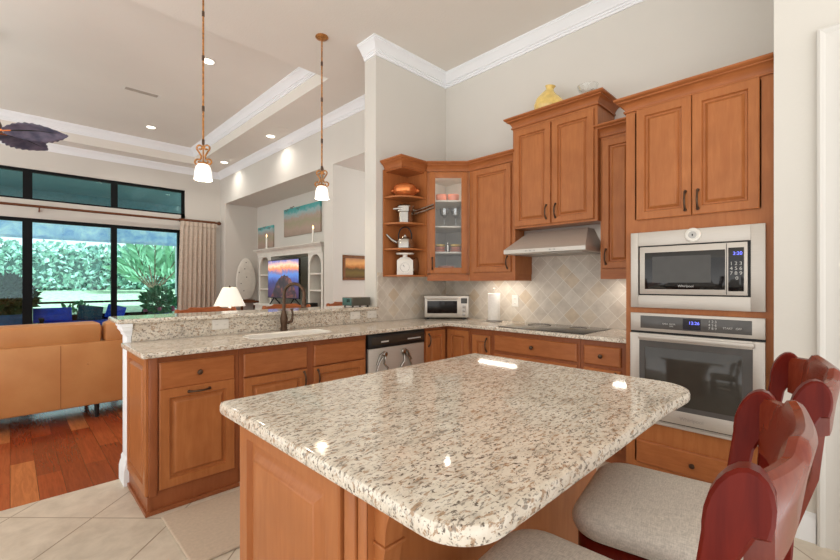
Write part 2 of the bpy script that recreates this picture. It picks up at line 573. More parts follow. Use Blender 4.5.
def lamp(name, typ, loc, energy, color, parent=None, size=.1, size_y=None, rot=(0, 0, 0), spread=None):
    l = bpy.data.lights.new(name, typ); l.energy = energy; l.color = color
    if typ == 'AREA':
        l.size = size
        if size_y: l.shape = 'RECTANGLE'; l.size_y = size_y
        else: l.shape = 'DISK'
        if spread: l.spread = spread
    elif typ == 'POINT': l.shadow_soft_size = size
    o = bpy.data.objects.new(name, l); C.objects.link(o)
    if parent is not None:
        o.parent = parent
        loc = Vector(loc)-Vector(parent.get('_o', (0, 0, 0)))
    o.location = loc; o.rotation_euler = rot
    return o

# ------------------------------------------------------------------ room shell
XW, YW, ZC = 3.62, 3.25, 3.69          # stove wall, end wall, ceiling
struct('floor', MB().box(-1.3, -1.2, -.06, 3.9, 3.36, 0), 'floor')
struct('floor_great_room', MB().box(-2.0, 3.36, -.06, 6.0, 9.7, 0), 'plank')
struct('wall_stove', MB().box(XW, .12, 0, XW+.15, YW+.18, ZC), 'wall')
struct('wall_end', MB().box(2.585, YW, 0, XW, YW+.18, ZC), 'wall')
struct('wall_right', MB().box(2.87, .094, 0, XW+.15, .256, ZC).box(2.87, -.85, 2.44, 3.02, .094, ZC).box(2.87, -4, 0, 3.02, -.85, ZC), 'wall')
# high wall and niches on the television side of the great room
XT, ZN = 3.30, 3.0
b = MB()
b.box(XT, 5.37, 0, XT+.16, 5.13, ZN)
b.box(XT, 3.43, ZN, XT+.9, 9.75, ZC)           # bulkhead over both openings
b.box(XT, 9.33, 0, 4.13, 9.75, ZN)
b.box(4.0, 5.20, 0, 4.13, 9.33, ZN)
struct('wall_television', b, 'wall')
struct('wall_hall', MB().box(XT+.16, 5.15, 0, 6.0, 5.3, ZN).box(5.9, 3.43, 0, 6.05, 5.15, ZN), 'wall')
# window wall
WX0, WX1, YWIN = -2.6, 2.52, 9.62
b = MB()
b.box(-5, YWIN, 0, WX0, YWIN+.15, ZC)
b.box(2.60, YWIN, 0, 3.4, YWIN+.15, ZC)
b.box(WX1, YWIN, 0, 2.60, YWIN+.15, 2.70)
b.box(WX0, YWIN, 2.39, 2.60, YWIN+.15, 2.70)
b.box(WX0, YWIN, 3.22, 2.60, YWIN+.15, ZC)
struct('wall_window', b, 'wall')
# ceilings: one level with a raised tray over the great room
TX, TY0, TY1, ZT = 2.66, 4.23, 9.20, 3.98
b = MB()
b.box(-5, -4, ZC, 6.2, TY0, ZC+.4)
b.box(-5, TY1, ZC, 6.2, 9.8, ZC+.4)
b.box(TX, TY0, ZC, 6.2, TY1, ZC+.4)
b.box(-5, TY0, ZT, TX, TY1, ZT+.11)
struct('ceiling', b, 'ceil')

crown = lambda z, s=1: [(0, z), (.10*s, z), (.10*s, z-.014*s), (.090*s, z-.017*s), (.090*s, z-.026*s), (.076*s, z-.034*s), (.056*s, z-.056*s), (.036*s, z-.083*s), (.036*s, z-.092*s), (.024*s, z-.096*s), (.024*s, z-.112*s), (.014*s, z-.116*s), (.014*s, z-.135*s), (0, z-.135*s)]
# path is walked with the room on its right-hand side
struct('trim_crown_kitchen', MB().sweep([(2.585, YW+.18), (2.585, YW), (XW, YW), (XW, .256)], crown(ZC)[::1]), 'white')
struct('trim_crown_tray', MB().sweep([(-5, TY1), (TX, TY1), (TX, TY0)], crown(ZT, 1.05)), 'white')
struct('trim_crown_great_room', MB().sweep([(-5, YWIN), (XT, YWIN), (XT, 3.43)], crown(ZC, .95)), 'white')
base = [(0, 0), (.018, 0), (.018, .10), (.014, .115), (.009, .125), (.009, .14), (0, .145)]
struct('baseboard_right', MB().sweep([(2.87, .256), (2.87, .094)], base), 'white')
# door casing on the right-hand wall
b = MB()
cs = [(0, 2.87), (.0, 2.845), (.03, 2.84), (.06, 2.85), (.085, 2.845), (.095, 2.87)]
def casing(yo, yi, z1):
    mb = MB()
    mb.sweep([(2.87, .094), (2.87, yo), (2.87, yo-.001)], [(0, 0), (.001, 0), (.001, z1), (0, z1)])
    prf = [(0, 0), (0, .030), (.010, .034), (.022, .030), (.030, .022), (.075, .016), (.085, .020), (.095, .016), (.102, .010), (.102, 0)]
    R = []
    for z, m in ((0, 0), (z1, 1)): R.append([(2.87-t_, yo-w_, z-(w_ if m else 0)) for w_, t_ in prf])
    mb.rings(R, True, True, False)
    R = []
    for y, m in ((yo, 1), (-1.0, 0)): R.append([(2.87-t_, y-(w_ if m else 0), z1-w_) for w_, t_ in prf])
    mb.rings(R, True, False, True)
    mb.box(2.87, yo-.088, 0, 3.02, yo-.10, z1-.10)
    mb.box(2.87, yo-.09, z1-.112, 3.02, -.9, z1-.10)
    return mb
struct('trim_door_casing', casing(.09, -.01, 2.55), 'casing')
struct('door_1', MB().box(2.93, -.85, 0, 2.97, -.002, 2.448).panel((2.93, -.1, .2), (0, -1, 0), (0, 0, 1), (-1, 0, 0), .65, .9, [(0, 0), (.01, .006), (.03, .002), (.06, .006)]).panel((2.93, -.1, 1.2), (0, -1, 0), (0, 0, 1), (-1, 0, 0), .65, 1.1, [(0, 0), (.01, .006), (.03, .002), (.06, .006)]), 'casing')

# knee wall of the raised bar, with its white post-like end
struct('wall_bar', MB().box(.555, 3.25, 0, 2.585, 3.38, 1.035), 'wall')
b = MB()
b.box(.535, 3.236, 0, .56, 3.375, 1.0, .003)
b.sweep([(.56, 3.39), (.535, 3.39), (.535, 3.236), (.562, 3.236)], [(0, .955), (.006, .955), (.008, .97), (.018, .985), (.024, .992), (.024, 1.010), (.032, 1.014), (.032, 1.035), (0, 1.035)])
struct('trim_bar_end', b, 'white')
pb = [(.012, 0), (.03, 0), (.03, .09), (.024, .12), (.018, .13), (.018, .155), (.008, .17), (-.004, .17), (-.004, 0)]
struct('baseboard_bar_end', MB().sweep([(.545, 3.38), (.545, 3.235), (.562, 3.235)], pb), 'white')

# tiled splashback strips
struct('wall_splash_stove', MB().box(3.608, 1.034, .914, XW, YW, 1.82), 'splash')
struct('wall_splash_end', MB().box(2.60, 3.238, .914, 3.608, YW, 1.40), 'splash2')

# ------------------------------------------------------------------ windows and what lies outside
def window_slider():
    fr = MB()
    y0, y1 = YWIN+.03, YWIN+.11
    fr.box(WX0, y0, 2.33, WX1, y1, 2.39); fr.box(WX0, y0, 0, WX1, y1, .05)
    fr.box(WX0, y0, 0, WX0+.06, y1, 2.39); fr.box(WX1-.05, y0, 0, WX1, y1, 2.39)
    for xa, xb in ((.145, .27), (1.355, 1.445), (-.95, -.85), (-1.9, -1.8)):
        fr.box(xa, y0, .05, xb, y1, 2.33)
    o = fr.build('window_1', 'black_metal'); o['kind'] = 'structure'
    for k, (xa, xb) in enumerate(((WX0+.06, -1.9), (-1.8, -.95), (-.85, .145), (.27, 1.355), (1.445, WX1-.05))):
        MB().box(xa, YWIN+.068, .05, xb, YWIN+.074, 2.33).build('pane', 'pane', o)
window_slider()
def window_transom():
    fr = MB()
    y0, y1 = YWIN+.03, YWIN+.11
    fr.box(WX0, y0, 3.17, 2.60, y1, 3.22); fr.box(WX0, y0, 2.70, 2.60, y1, 2.73)
    fr.box(WX0, y0, 2.7, WX0+.05, y1, 3.22); fr.box(2.55, y0, 2.7, 2.60, y1, 3.22)
    for xa, xb in ((.15, .27), (1.355, 1.455), (-.95, -.85), (-1.9, -1.8)):
        fr.box(xa, y0, 2.73, xb, y1, 3.17)
    o = fr.build('window_2', 'black_metal'); o['kind'] = 'structure'
    for xa, xb in ((WX0+.05, -1.9), (-1.8, -.95), (-.85, .15), (.27, 1.355), (1.455, 2.55)):
        MB().box(xa, YWIN+.068, 2.73, xb, YWIN+.074, 3.17).build('pane', 'pane', o)
window_transom()

struct('floor_patio', MB().box(-8, 9.77, -.06, 9, 13.1, -.01), 'patio')
struct('ceiling_lanai', MB().box(-8, 9.77, 3.42, 9, 13.6, 3.5), 'lanai')
struct('trim_lanai_beam', MB().box(-8, 12.95, 2.78, 9, 13.1, 3.42), 'lanai')
b = MB()
b.box(-8, 12.98, .80, 9, 13.04, .85)
for x in (-4.2, -2, 1.82, 6): b.box(x, 12.97, 0, x+.06, 13.05, 2.8)
struct('trim_screen_frame', b, 'black_metal')
b = MB()
b.box(-8, 13.0, 2.36, 9, 13.012, 2.778); b.box(-8, 12.98, 2.31, 9, 13.03, 2.36)
tag(b.build('sun_shade', 'shadecloth'), 'blue grey rolled down sun shade hanging along the patio edge', 'shade')
struct('ground_lawn', MB().extr([(-12, 13.1, -.05), (-12, 13.1, .42), (-12, 20.2, 1.02), (-12, 40, 1.4), (-12, 40, -.05)], (44, 0, 0)), 'lawn')
# hedge
hd = MB()
for k in range(110):
    x = -11+k*.38+random.uniform(-.1, .1)
    hd.ball((x, 20.7+random.uniform(-.15, .15), 1.75+random.uniform(-.1, .1)), .75, .6, .7, 1.15+random.uniform(-.08, .1), 10)
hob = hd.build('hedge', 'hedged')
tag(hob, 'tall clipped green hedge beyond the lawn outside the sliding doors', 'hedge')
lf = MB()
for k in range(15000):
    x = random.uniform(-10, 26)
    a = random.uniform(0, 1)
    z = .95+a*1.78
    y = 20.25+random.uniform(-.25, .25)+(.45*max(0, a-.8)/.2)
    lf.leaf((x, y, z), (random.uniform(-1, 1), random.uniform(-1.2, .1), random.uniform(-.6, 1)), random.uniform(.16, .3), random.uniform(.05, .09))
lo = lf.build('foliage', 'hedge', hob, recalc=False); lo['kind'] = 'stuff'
def shrub(name, label, loc, r, h, n, mat, pot, leafL, stem=True, pr=.22, ph=.4, z0=0):
    t = thing(name, label, 'plant', loc)
    x, y, z = loc
    if pot:
        MB().lathe([(pr*.75, 0), (pr, ph), (pr*1.08, ph), (pr*1.08, ph+.04), (pr*.9, ph+.04), (pr*.85, ph-.02)], loc, 20).build('pot', pot, t)
    st = MB(); fo = MB()
    zb = z+(ph if pot else 0)
    for k in range(9):
        a = random.uniform(0, 2*PI); q = random.uniform(.3, .8)*r
        st.tube([(x, y, zb-.03), (x+q*.4*math.cos(a), y+q*.4*math.sin(a), zb+h*.4), (x+q*math.cos(a), y+q*math.sin(a), zb+h*.8)], [.012, .009, .005], 6)
    st.build('stem', 'bark', t)
    for k in range(n):
        while True:
            p = Vector((random.uniform(-1, 1), random.uniform(-1, 1), random.uniform(-1, 1)))
            if .35 < p.length < 1: break
        c = Vector((x+p.x*r, y+p.y*r, zb+h*.55+p.z*h*.5))
        fo.leaf(c, p+Vector((random.uniform(-.6, .6), random.uniform(-.6, .6), random.uniform(-.2, .7))), leafL*random.uniform(.7, 1.3), leafL*.28)
    fo.build('foliage', mat, t, recalc=False)
    return t
shrub('potted_shrub', 'dark leafy shrub in a blue planter behind the wide door frame post', (-.06, 11.05, 0), .36, .68, 1000, 'leafd', 'navy', .16, pr=.30, ph=.66)
t = shrub('potted_shrub', 'green patio plant with pink flowers beside the curtain', (2.72, 12.3, 0), .34, .58, 420, 'leafm', 'navy', .16, pr=.2, ph=.5)
for k in range(7):
    a = random.uniform(0, 2*PI); MB().ball((2.70+.3*math.cos(a), 12.15+.25*math.sin(a), .62+random.uniform(-.06, .06)), .05, seg=8).build('flower', 'flower', t)
shrub('low_plant', 'small green plant behind the blue cushion on the patio', (1.1, 12.6, 0), .32, .8, 160, 'leafm', None, .14)
# palm like plant in front of the hedge
t = thing('palm_plant', 'pale green fan leaved plant standing in front of the hedge', 'plant', (3.95, 18.6, .9))
pl = MB(); st = MB()
for k in range(11):
    a = -PI/2+(k-5)*.28; L = random.uniform(1.0, 1.5)
    dx, dz = math.sin(a+PI/2), math.cos(a+PI/2)
    p0 = Vector((3.95, 18.6, .95)); p1 = p0+Vector((dx*.6, random.uniform(-.2, .2), .5+dz*.35)); p2 = p0+Vector((dx*L*.9, random.uniform(-.4, .1), .6+dz*L))
    st.tube([p0, p1, p2], [.03, .02, .008], 6)
    for j in range(9):
        f = .35+.65*j/8
        q = p0.lerp(p1, min(1, f*2)) if f < .5 else p1.lerp(p2, (f-.5)*2)
        for sg in (-1, 1):
            pl.leaf(q, (p2-p1).normalized()*.8+Vector((sg*.45, 0, -.1)), .6, .11)
st.build('stem', 'bark', t); pl.build('foliage', 'palm', t, recalc=False)
struct('trim_patio_post', MB().box(3.52, 13.9, .3, 3.66, 14.04, 3.5), 'white')

# patio sofa with blue cushions
t = thing('patio_sofa', 'dark outdoor sofa on the patio holding blue cushions', 'sofa', (1.25, 11.1, 0))
b = MB(); b.box(.40, 10.75, .3, 2.4, 11.5, .4, .02); b.box(.40, 11.42, .4, 2.4, 11.5, .62, .01)
for x in (.40, 2.3):
    b.box(x, 10.78, .55, x+.07, 11.5, .6, .01)
    for y in (10.78, 11.42): b.box(x, y, 0, x+.06, y+.06, .6)
b.build('frame', 'black_metal', t)
MB().box(.45, 10.78, .4, 2.3, 11.40, .5, .03).build('seat_cushion', 'blue', t)
def cushion(O, wd, ht, th, tilt, yaw, mat, label, name='cushion'):
    mb = MB()
    def f(u, v, sgn):
        x = (u-.5)*wd; z = (v-.5)*ht
        e = max(0, 1-(2*u-1)**4)*max(0, 1-(2*v-1)**4)
        return (x, sgn*th/2*e**.6, z)
    mb.grid(lambda u, v: f(u, v, -1), 10, 10); mb.grid(lambda u, v: f(u, v, 1), 10, 10)
    bmesh.ops.remove_doubles(mb.b, verts=mb.b.verts[:], dist=.0005)
    m = Matrix.Translation(Vector(O)) @ Matrix.Rotation(yaw, 4, 'Z') @ Matrix.Rotation(tilt[0], 4, 'X') @ Matrix.Rotation(tilt[1], 4, 'Y')
    for v in mb.b.verts: v.co = m @ v.co
    o = mb.build(name, mat); return tag(o, label, 'cushion')
cushion((.62, 11.28, .64), .60, .30, .14, (-.25, 0), .05, 'blue', 'wide royal blue cushion at the left of the patio sofa')
cushion((1.22, 11.27, .65), .42, .32, .12, (-.25, .15), 0, 'pattern', 'dark patterned cushion leaning at the middle of the patio sofa')
cushion((1.66, 11.27, .65), .34, .30, .12, (-.25, .3), 0, 'blue', 'small blue cushion propped behind the granite bar corner, right on patio sofa')

# ------------------------------------------------------------------ curtain, rod
t = thing('curtain_rod', 'dark wooden curtain rod with ball finial above the sliding doors', 'curtain rod', (0, 9.5, 2.58))
MB().tube([(-2.7, 9.5, 2.58), (3.16, 9.5, 2.58)], .022, 10).build('rod', 'rodwood', t)
MB().tube([(2.46, 9.5, 2.58), (3.15, 9.5, 2.58)], .034, 12).build('rod_sleeve', 'rodwood', t)
MB().lathe([(.022, 0), (.03, .01), (.018, .025), (.04, .05), (.045, .07), (.03, .1), (.006, .115)], (3.16, 9.5, 2.58), 14, (1, 0, 0)).build('finial', 'rodwood', t)
for x in (.35, 3.1, -2.5): MB().box(x-.01, 9.5, 2.50, x+.01, YWIN, 2.53).box(x-.01, 9.48, 2.50, x+.01, 9.5, 2.56).build('bracket', 'rodwood', t)
def curtain():
    mb = MB()
    x0, x1 = 2.47, 3.17
    def f(u, v):
        z = .02+2.53*v
        amp = .045*(1-.45*v)
        ph = u*2*PI*8.5+.5*math.sin(3*u+2*v)
        sp = 1+.0*(1-v)
        x = x0+(x1-x0)*u-.07*(1-v)*(1-u)+.008*math.sin(ph*2)
        return (x, 9.50-.025+amp*math.sin(ph)*(.8+.3*math.sin(7*u+3)), z)
    mb.grid(f, 150, 14)
    o = mb.build('curtain', 'curtain', angle=80, recalc=False)
    md = o.modifiers.new('thickness', 'SOLIDIFY'); md.thickness = .004
    tag(o, 'beige pleated floor length curtain at the right end of the windows', 'curtain')
    MB().grid(lambda u, v: (x0+.70*u, 9.462+.012*math.sin(u*2*PI*8.5), 2.47+.09*v), 100, 2).build('heading', 'curtain', o, recalc=False)
curtain()

# ------------------------------------------------------------------ cabinets
UX, UY, UZ = Vector((1, 0, 0)), Vector((0, 1, 0)), Vector((0, 0, 1))
RAISED = [(0, 0), (0, .015), (.004, .019), (.050, .019), (.053, .012), (.056, .004), (.066, .003), (.079, .016), (.082, .0185), (.085, .019), (.09, .019)]
FLAT = [(0, 0), (0, .013), (.007, .019)]
def arch_pull(mb, c, D, N, L=.112):
    c, D, N = map(Vector, (c, D, N))
    pts = []; rr = []
    for k in range(13):
        s = -1+k/6
        pts.append(c+D*s*L/2+N*(.004+.024*(1-abs(s)**2.6)))
        rr.append(.0050+.0022*math.cos(s*PI)**2*(abs(s) > .5)+.0015*(1-abs(s)))
    mb.tube(pts, rr, 8)
    for s in (-1, 1):
        mb.lathe([(.009, 0), (.010, .004), (.006, .010)], c+D*s*L/2, 10, N)
        mb.ball(c+D*s*(L/2+.004)+N*.006, .0065, seg=8)
def knob(mb, c, N):
    mb.lathe([(.008, 0), (.007, .008), (.006, .012), (.014, .018), (.016, .023), (.013, .028), (.004, .031)], c, 14, N)
def front(parent, kind, O, U, N, w, h, pull=None, wood_='wood'):
    """door or drawer front; pull = ('v'|'h', u, v) or ('k', u, v) measured from its corner"""
    O = Vector(O)
    loops = FLAT if kind == 'drawer' else RAISED
    if kind == 'flatdoor': loops = RAISED
    nm = 'drawer' if kind == 'drawer' else 'door'
    d = MB().panel(O, U, UZ, N, w, h, loops).build(nm, 'woodx' if kind == 'drawer' else wood_, parent)
    if pull:
        mb = MB(); c = O+U*pull[1]+UZ*pull[2]+Vector(N)*.019
        if pull[0] == 'k': knob(mb, c, N); mb.build('knob', 'bronze', d)
        else: arch_pull(mb, c, UZ if pull[0] == 'v' else U, N); mb.build('handle', 'bronze', d)
    return d
ccrown = lambda z, s=1: [(0, z-.092*s), (.013, z-.092*s), (.013*s, z-.080*s), (.005*s, z-.077*s), (.009*s, z-.066*s), (.018*s, z-.050*s), (.034*s, z-.034*s), (.044*s, z-.031*s), (.044*s, z-.022*s), (.055*s, z-.019*s), (.063*s, z-.010*s), (.063*s, z), (0, z)]
rail = lambda z: [(0, z), (.012, z), (.014, z+.012), (.006, z+.022), (.006, z+.05), (.012, z+.058), (.012, z+.064), (0, z+.064)]
NX, NY = -UX, -UY
# --- peninsula base units (fronts at y = 2.72)
YB, XB = 2.72, 3.035
def base_unit(label, x0, x1, parts, sub=None, cat='cabinet'):
    t = thing('base_cabinet', label, cat, ((x0+x1)/2, 3.0, 0))
    if sub == 'sink':      # open topped, so that the bowl hangs inside
        b = MB().box(x0, YB, .10, x1, YB+.02, .884).box(x0, YB+.02, .10, x0+.018, 3.235, .884).box(x1-.018, YB+.02, .10, x1, 3.235, .884).box(x0+.018, YB+.02, .10, x1-.018, 3.235, .118)
    else:
        b = MB().box(x0, YB, .10, x1, 3.235, .884)
    b.build('carcass', 'wood_in', t)
    MB().box(x0, YB+.045 if sub != 'end' else YB, 0, x1, YB+.06 if sub != 'end' else YB+.02, .10).build('toe_kick', 'wood_in', t)
    for p in parts: front(t, *p)
    return t
t = base_unit('cherry stained base cabinet at the free end of the peninsula, drawer over one door', .55, 1.043, [
    ('drawer', (.600, YB, .690), UX, NY, .414, .155, ('k', .205, .078)),
    ('door', (.600, YB, .125), UX, NY, .414, .565, ('h', .207, .535))], 'end')
# finished end panel, facing the great room opening
MB().panel((.552, 3.222, .105), -UY, UZ, NX, .50, .775, RAISED).build('end_panel', 'wood', t)
MB().box(.543, 2.712, 0, .56, 3.232, .10).box(.532, 2.700, .0005, 1.043, 2.724, .022).box(.532, 2.724, .0005, .550, 3.232, .022).build('base_moulding', 'wood_in', t)
MB().box(.55, 2.705, .10, .592, 2.722, .884, .004).build('corner_stile', 'wood_in', t)
base_unit('wide base cabinet under the kitchen sink with two blank drawer fronts', 1.045, 2.058, [
    ('drawer', (1.072, YB, .690), UX, NY, .452, .150), ('drawer', (1.580, YB, .690), UX, NY, .462, .150),
    ('door', (1.072, YB, .125), UX, NY, .452, .555, ('v', .425, .48)), ('door', (1.580, YB, .125), UX, NY, .462, .555, ('v', .028, .48))], 'sink')
# corner unit: two doors meeting at a right angle
t = thing('base_cabinet', 'corner base cabinet with two doors meeting beside the dishwasher', 'cabinet', (3.2, 2.9, 0))
MB().prism([(2.722, YB), (3.035, YB), (3.035, 2.408), (3.60, 2.408), (3.60, 3.235), (2.722, 3.235)], .10, .884).build('carcass', 'wood_in', t)
MB().prism([(2.722, YB+.05), (3.085, YB+.05), (3.085, 2.408), (3.60, 2.408), (3.60, 3.23), (2.722, 3.23)], 0, .10).build('toe_kick', 'wood_in', t)
front(t, 'door', (2.742, YB, .125), UX, NY, .262, .725, ('v', .03, .64))
front(t, 'door', (XB, 2.690, .125), -UY, NX, .262, .725)
def stove_unit(label, y1, y0, parts):
    t = thing('base_cabinet', label, 'cabinet', (3.3, (y0+y1)/2, 0))
    MB().box(XB, y0, .10, 3.60, y1, .884).build('carcass', 'wood_in', t)
    MB().box(XB+.05, y0, 0, XB+.065, y1, .10).build('toe_kick', 'wood_in', t)
    for p in parts: front(t, *p)
    return t
stove_unit('very narrow base cabinet with one upright door left of the cooktop drawers', 2.405, 2.168, [('door', (XB, 2.385, .125), -UY, NX, .20, .70, ('v', .165, .62))])
stove_unit('wide drawer base cabinet directly under the glass cooktop', 2.165, 1.375, [
    ('drawer', (XB, 2.140, .705), -UY, NX, .742, .137, ('k', .371, .068)), ('drawer', (XB, 2.140, .42), -UY, NX, .742, .26, ('k', .371, .13)), ('drawer', (XB, 2.140, .125), -UY, NX, .742, .27, ('k', .371, .13))])
stove_unit('small base cabinet with a drawer between cooktop and wall oven', 1.372, 1.034, [
    ('drawer', (XB, 1.345, .705), -UY, NX, .262, .137, ('k', .131, .068)), ('door', (XB, 1.345, .125), -UY, NX, .262, .555, ('v', .23, .48))])

# --- tall oven cabinet
XO, OY0, OY1 = 2.975, .262, 1.031
t = thing('oven_cabinet', 'tall cherry stained cabinet housing the wall oven and microwave', 'cabinet', (3.3, .66, 0))
b = MB()
b.box(XO+.02, OY0, .08, 3.60, OY0+.02, 2.45); b.box(XO+.02, OY1-.02, .08, 3.60, OY1, 2.45); b.box(3.58, OY0, .08, 3.60, OY1, 2.45)
for z in (.08, .28, 1.112, 1.66, 2.43): b.box(XO+.02, OY0, z, 3.60, OY1, z+.018)
b.build('carcass', 'wood_in', t)
b = MB()
b.box(XO, OY0, .08, XO+.022, .318, 2.45); b.box(XO, .975, .08, XO+.022, OY1, 2.45)
for z0, z1 in ((.08, .118), (.255, .402), (1.086, 1.152), (1.612, 1.718), (2.43, 2.45)): b.box(XO, .318, z0, XO+.022, .975, z1)
b.build('face_frame', 'wood', t)
MB().box(XO+.06, OY0, 0, XO+.075, OY1, .08).build('toe_kick', 'wood_in', t)
front(t, 'drawer', (XO, .962, .114), -UY, NX, .645, .148, ('k', .32, .074))
front(t, 'door', (XO, .962, 1.712), -UY, NX, .312, .73, ('v', .282, .09))
front(t, 'door', (XO, .646, 1.712), -UY, NX, .322, .73, ('v', .032, .09))
MB().sweep([(3.60, OY1), (XO, OY1), (XO, OY0)], ccrown(2.535)).build('crown_moulding', 'woodx', t)
MB().box(XO, OY0, 2.45, 3.6, OY1, 2.53).build('top_panel', 'wood', t)

# --- wall cabinets on the stove wall
XU = 3.315
def wall_unit(label, face, y1, y0, z0, z1, ztop, doors, light_rail=True, crown_path=None):
    t = thing('wall_cabinet', label, 'cabinet', (3.45, (y0+y1)/2, z0))
    MB().box(face, y0, z0, 3.608, y1, z1).build('carcass', 'wood', t)
    if light_rail:
        MB().box(face, y0, z0-.06, face+.018, y1, z0).box(face+.018, y1-.018, z0-.06, 3.6, y1, z0).box(face+.018, y0, z0-.06, 3.6, y0+.018, z0).build('light_rail', 'woodx', t)
    for d in doors: front(t, *d)
    MB().box(face, y0, z1, 3.608, y1, ztop-.004).sweep(crown_path, ccrown(ztop)).build('crown_moulding', 'woodx', t)
    return t
wall_unit('wall cabinet with one tall door left of the range hood', XU, 2.655, 2.118, 1.378, 2.43, 2.515,
          [('door', (XU, 2.600, 1.400), -UY, NX, .442, 1.01, ('v', .41, .09))], True, [(XU, 2.655), (XU, 2.118), (3.608, 2.118)])
wall_unit('raised double door wall cabinet above the range hood', 3.27, 2.112, 1.345, 1.785, 2.69, 2.785,
          [('door', (3.27, 2.090, 1.802), -UY, NX, .352, .862, ('v', .318, .10)), ('door', (3.27, 1.722, 1.802), -UY, NX, .352, .862, ('v', .034, .10))],
          False, [(3.608, 2.112), (3.27, 2.112), (3.27, 1.345), (3.608, 1.345)])
wall_unit('narrow wall cabinet between the range hood and the oven cabinet', XU, 1.340, 1.034, 1.388, 2.43, 2.53,
          [('door', (XU, 1.322, 1.410), -UY, NX, .25, 1.0, ('v', .03, .09))], True, [(3.60, 1.340), (XU, 1.340), (XU, 1.034)])

# --- diagonal corner cabinet with a glass door
A, B2 = Vector((3.015, 2.958, 0)), Vector((3.315, 2.658, 0))
DU = (B2-A).normalized(); DN = Vector((-DU.y, DU.x, 0))*-1
if DN.x > 0: DN = -DN
t = thing('wall_cabinet', 'diagonal corner wall cabinet with a glass door showing dishes', 'cabinet', (3.3, 2.95, 1.378))
z0, z1 = 1.378, 2.43
inner = [(3.015, 2.958), (3.315, 2.658), (3.608, 2.658), (3.608, 3.238), (3.015, 3.238)]
ply = [(3.03, 2.975), (3.325, 2.68), (3.59, 2.68), (3.59, 3.22), (3.03, 3.22)]
b = MB().prism(inner, z0, z0+.018).prism(inner, z1-.018, z1)
b.box(3.015, 2.962, z0+.018, 3.03, 3.238, z1-.018).box(3.03, 3.222, z0+.018, 3.608, 3.238, z1-.018)
b.box(3.592, 2.66, z0+.018, 3.608, 3.222, z1-.018).box(3.32, 2.66, z0+.018, 3.592, 2.675, z1-.018)
b.build('carcass', 'int', t)
b = MB()
Lf = (B2-A).length
for u0, u1, a0, a1 in ((0, .035, z0, z1), (Lf-.035, Lf, z0, z1), (.035, Lf-.035, z0, z0+.03), (.035, Lf-.035, z1-.03, z1)):
    b.obox(A+DU*u0+UZ*a0, DU, UZ, -DN, u1-u0, a1-a0, .018)
b.build('face_frame', 'wood', t)
SHZ = [1.575, 1.785, 1.975]      # heights of the glass cabinet's shelves
SHZ = [1.60, 1.865, 2.13]
for z in SHZ:
    MB().prism([(3.055, 2.99), (3.34, 2.705), (3.585, 2.705), (3.585, 3.215), (3.055, 3.215)], z, z+.016).build('shelf', 'int', t)
dO = A+DU*.022+UZ*(z0+.015)+DN*.001; dw, dh = Lf-.044, z1-z0-.03
b = MB(); sw = .058
for u0, u1, a0, a1 in ((0, sw, 0, dh), (dw-sw, dw, 0, dh), (sw, dw-sw, 0, sw), (sw, dw-sw, dh-sw, dh)):
    b.obox(dO+DU*u0+UZ*a0, DU, UZ, DN, u1-u0, a1-a0, .019, .002)
gd = b.build('door', 'wood', t)
MB().obox(dO+DU*sw+UZ*sw+DN*.006, DU, UZ, DN, dw-2*sw, dh-2*sw, .003).build('glass_pane', 'clear', gd)
b = MB(); arch_pull(b, dO+DU*.028+UZ*.10+DN*.019, UZ, DN); b.build('handle', 'bronze', gd)
MB().obox(A+UZ*(z0-.06), DU, UZ, -DN, Lf, .06, .018).build('light_rail', 'woodx', t)
MB().prism(inner, z1, 2.51).sweep([(3.015, 2.958), (3.315, 2.658)], ccrown(2.515)).build('crown_moulding', 'woodx', t)
pk = A+DU*.21-DN*.075+UZ*(z1-.019)  # unseen disc and lamp, added to brighten the cabinet inside
MB().lathe([(.03, 0), (.03, -.008), (.001, -.008)], pk, 16).build('added_fill_disc', 'offwhite', t)
lamp('added_fill_lamp', 'POINT', pk-UZ*.03, 1.3, (1, .93, .84), t, .02)
# dishes behind the glass
cG = Vector((3.29, 2.93, 0))
def at_corner(u, back, z): return A+DU*u-DN*back+UZ*z
PK = 'pink bowls in the corner cabinet'
for u, lb in ((.15, 'left of the two pink bowls on the top glass cabinet shelf'), (.275, 'right of the two pink bowls on the top glass cabinet shelf')):
    tag(MB().lathe([(.03, 0), (.052, .006), (.06, .03), (.062, .075), (.058, .075), (.055, .03), (.03, .012)], at_corner(u, .16, SHZ[2]+.016), 20).build('bowl', 'pink'), lb, 'bowl')
for u, lb in ((.18, 'left stemmed glass on the middle shelf behind the glass door'), (.30, 'right stemmed glass on the middle shelf behind the glass door')):
    tag(MB().lathe([(.035, 0), (.034, .004), (.006, .008), (.005, .09), (.012, .10), (.04, .125), (.048, .16), (.05, .19), (.047, .19), (.044, .16), (.03, .12), (.002, .105)], at_corner(u, .15, SHZ[1]+.016), 20).build('goblet', 'glassware'), lb, 'glass')
for u, lb, m in ((.13, 'yellow topped stack of dishes left on the lower glass cabinet shelf', 'yellow'), (.30, 'yellow topped stack of dishes right on the lower glass cabinet shelf', 'yellow')):
    t = thing('dish_stack', lb, 'dishes', at_corner(u, .15, SHZ[0]+.016))
    for k in range(3):
        MB().lathe([(.03, 0), (.055, .008), (.062, .026), (.058, .026), (.03, .010)], at_corner(u, .15, SHZ[0]+.016+k*.028), 18).build('bowl', m if k == 2 else 'pink', t)
tag(MB().lathe([(.022, 0), (.024, .01), (.02, .04), (.022, .07), (.012, .085), (.014, .10), (.002, .104)], at_corner(.215, .12, SHZ[0]+.016), 14).build('salt_shaker', 'chrome'), 'small silver shaker between two dish stacks', 'shaker')
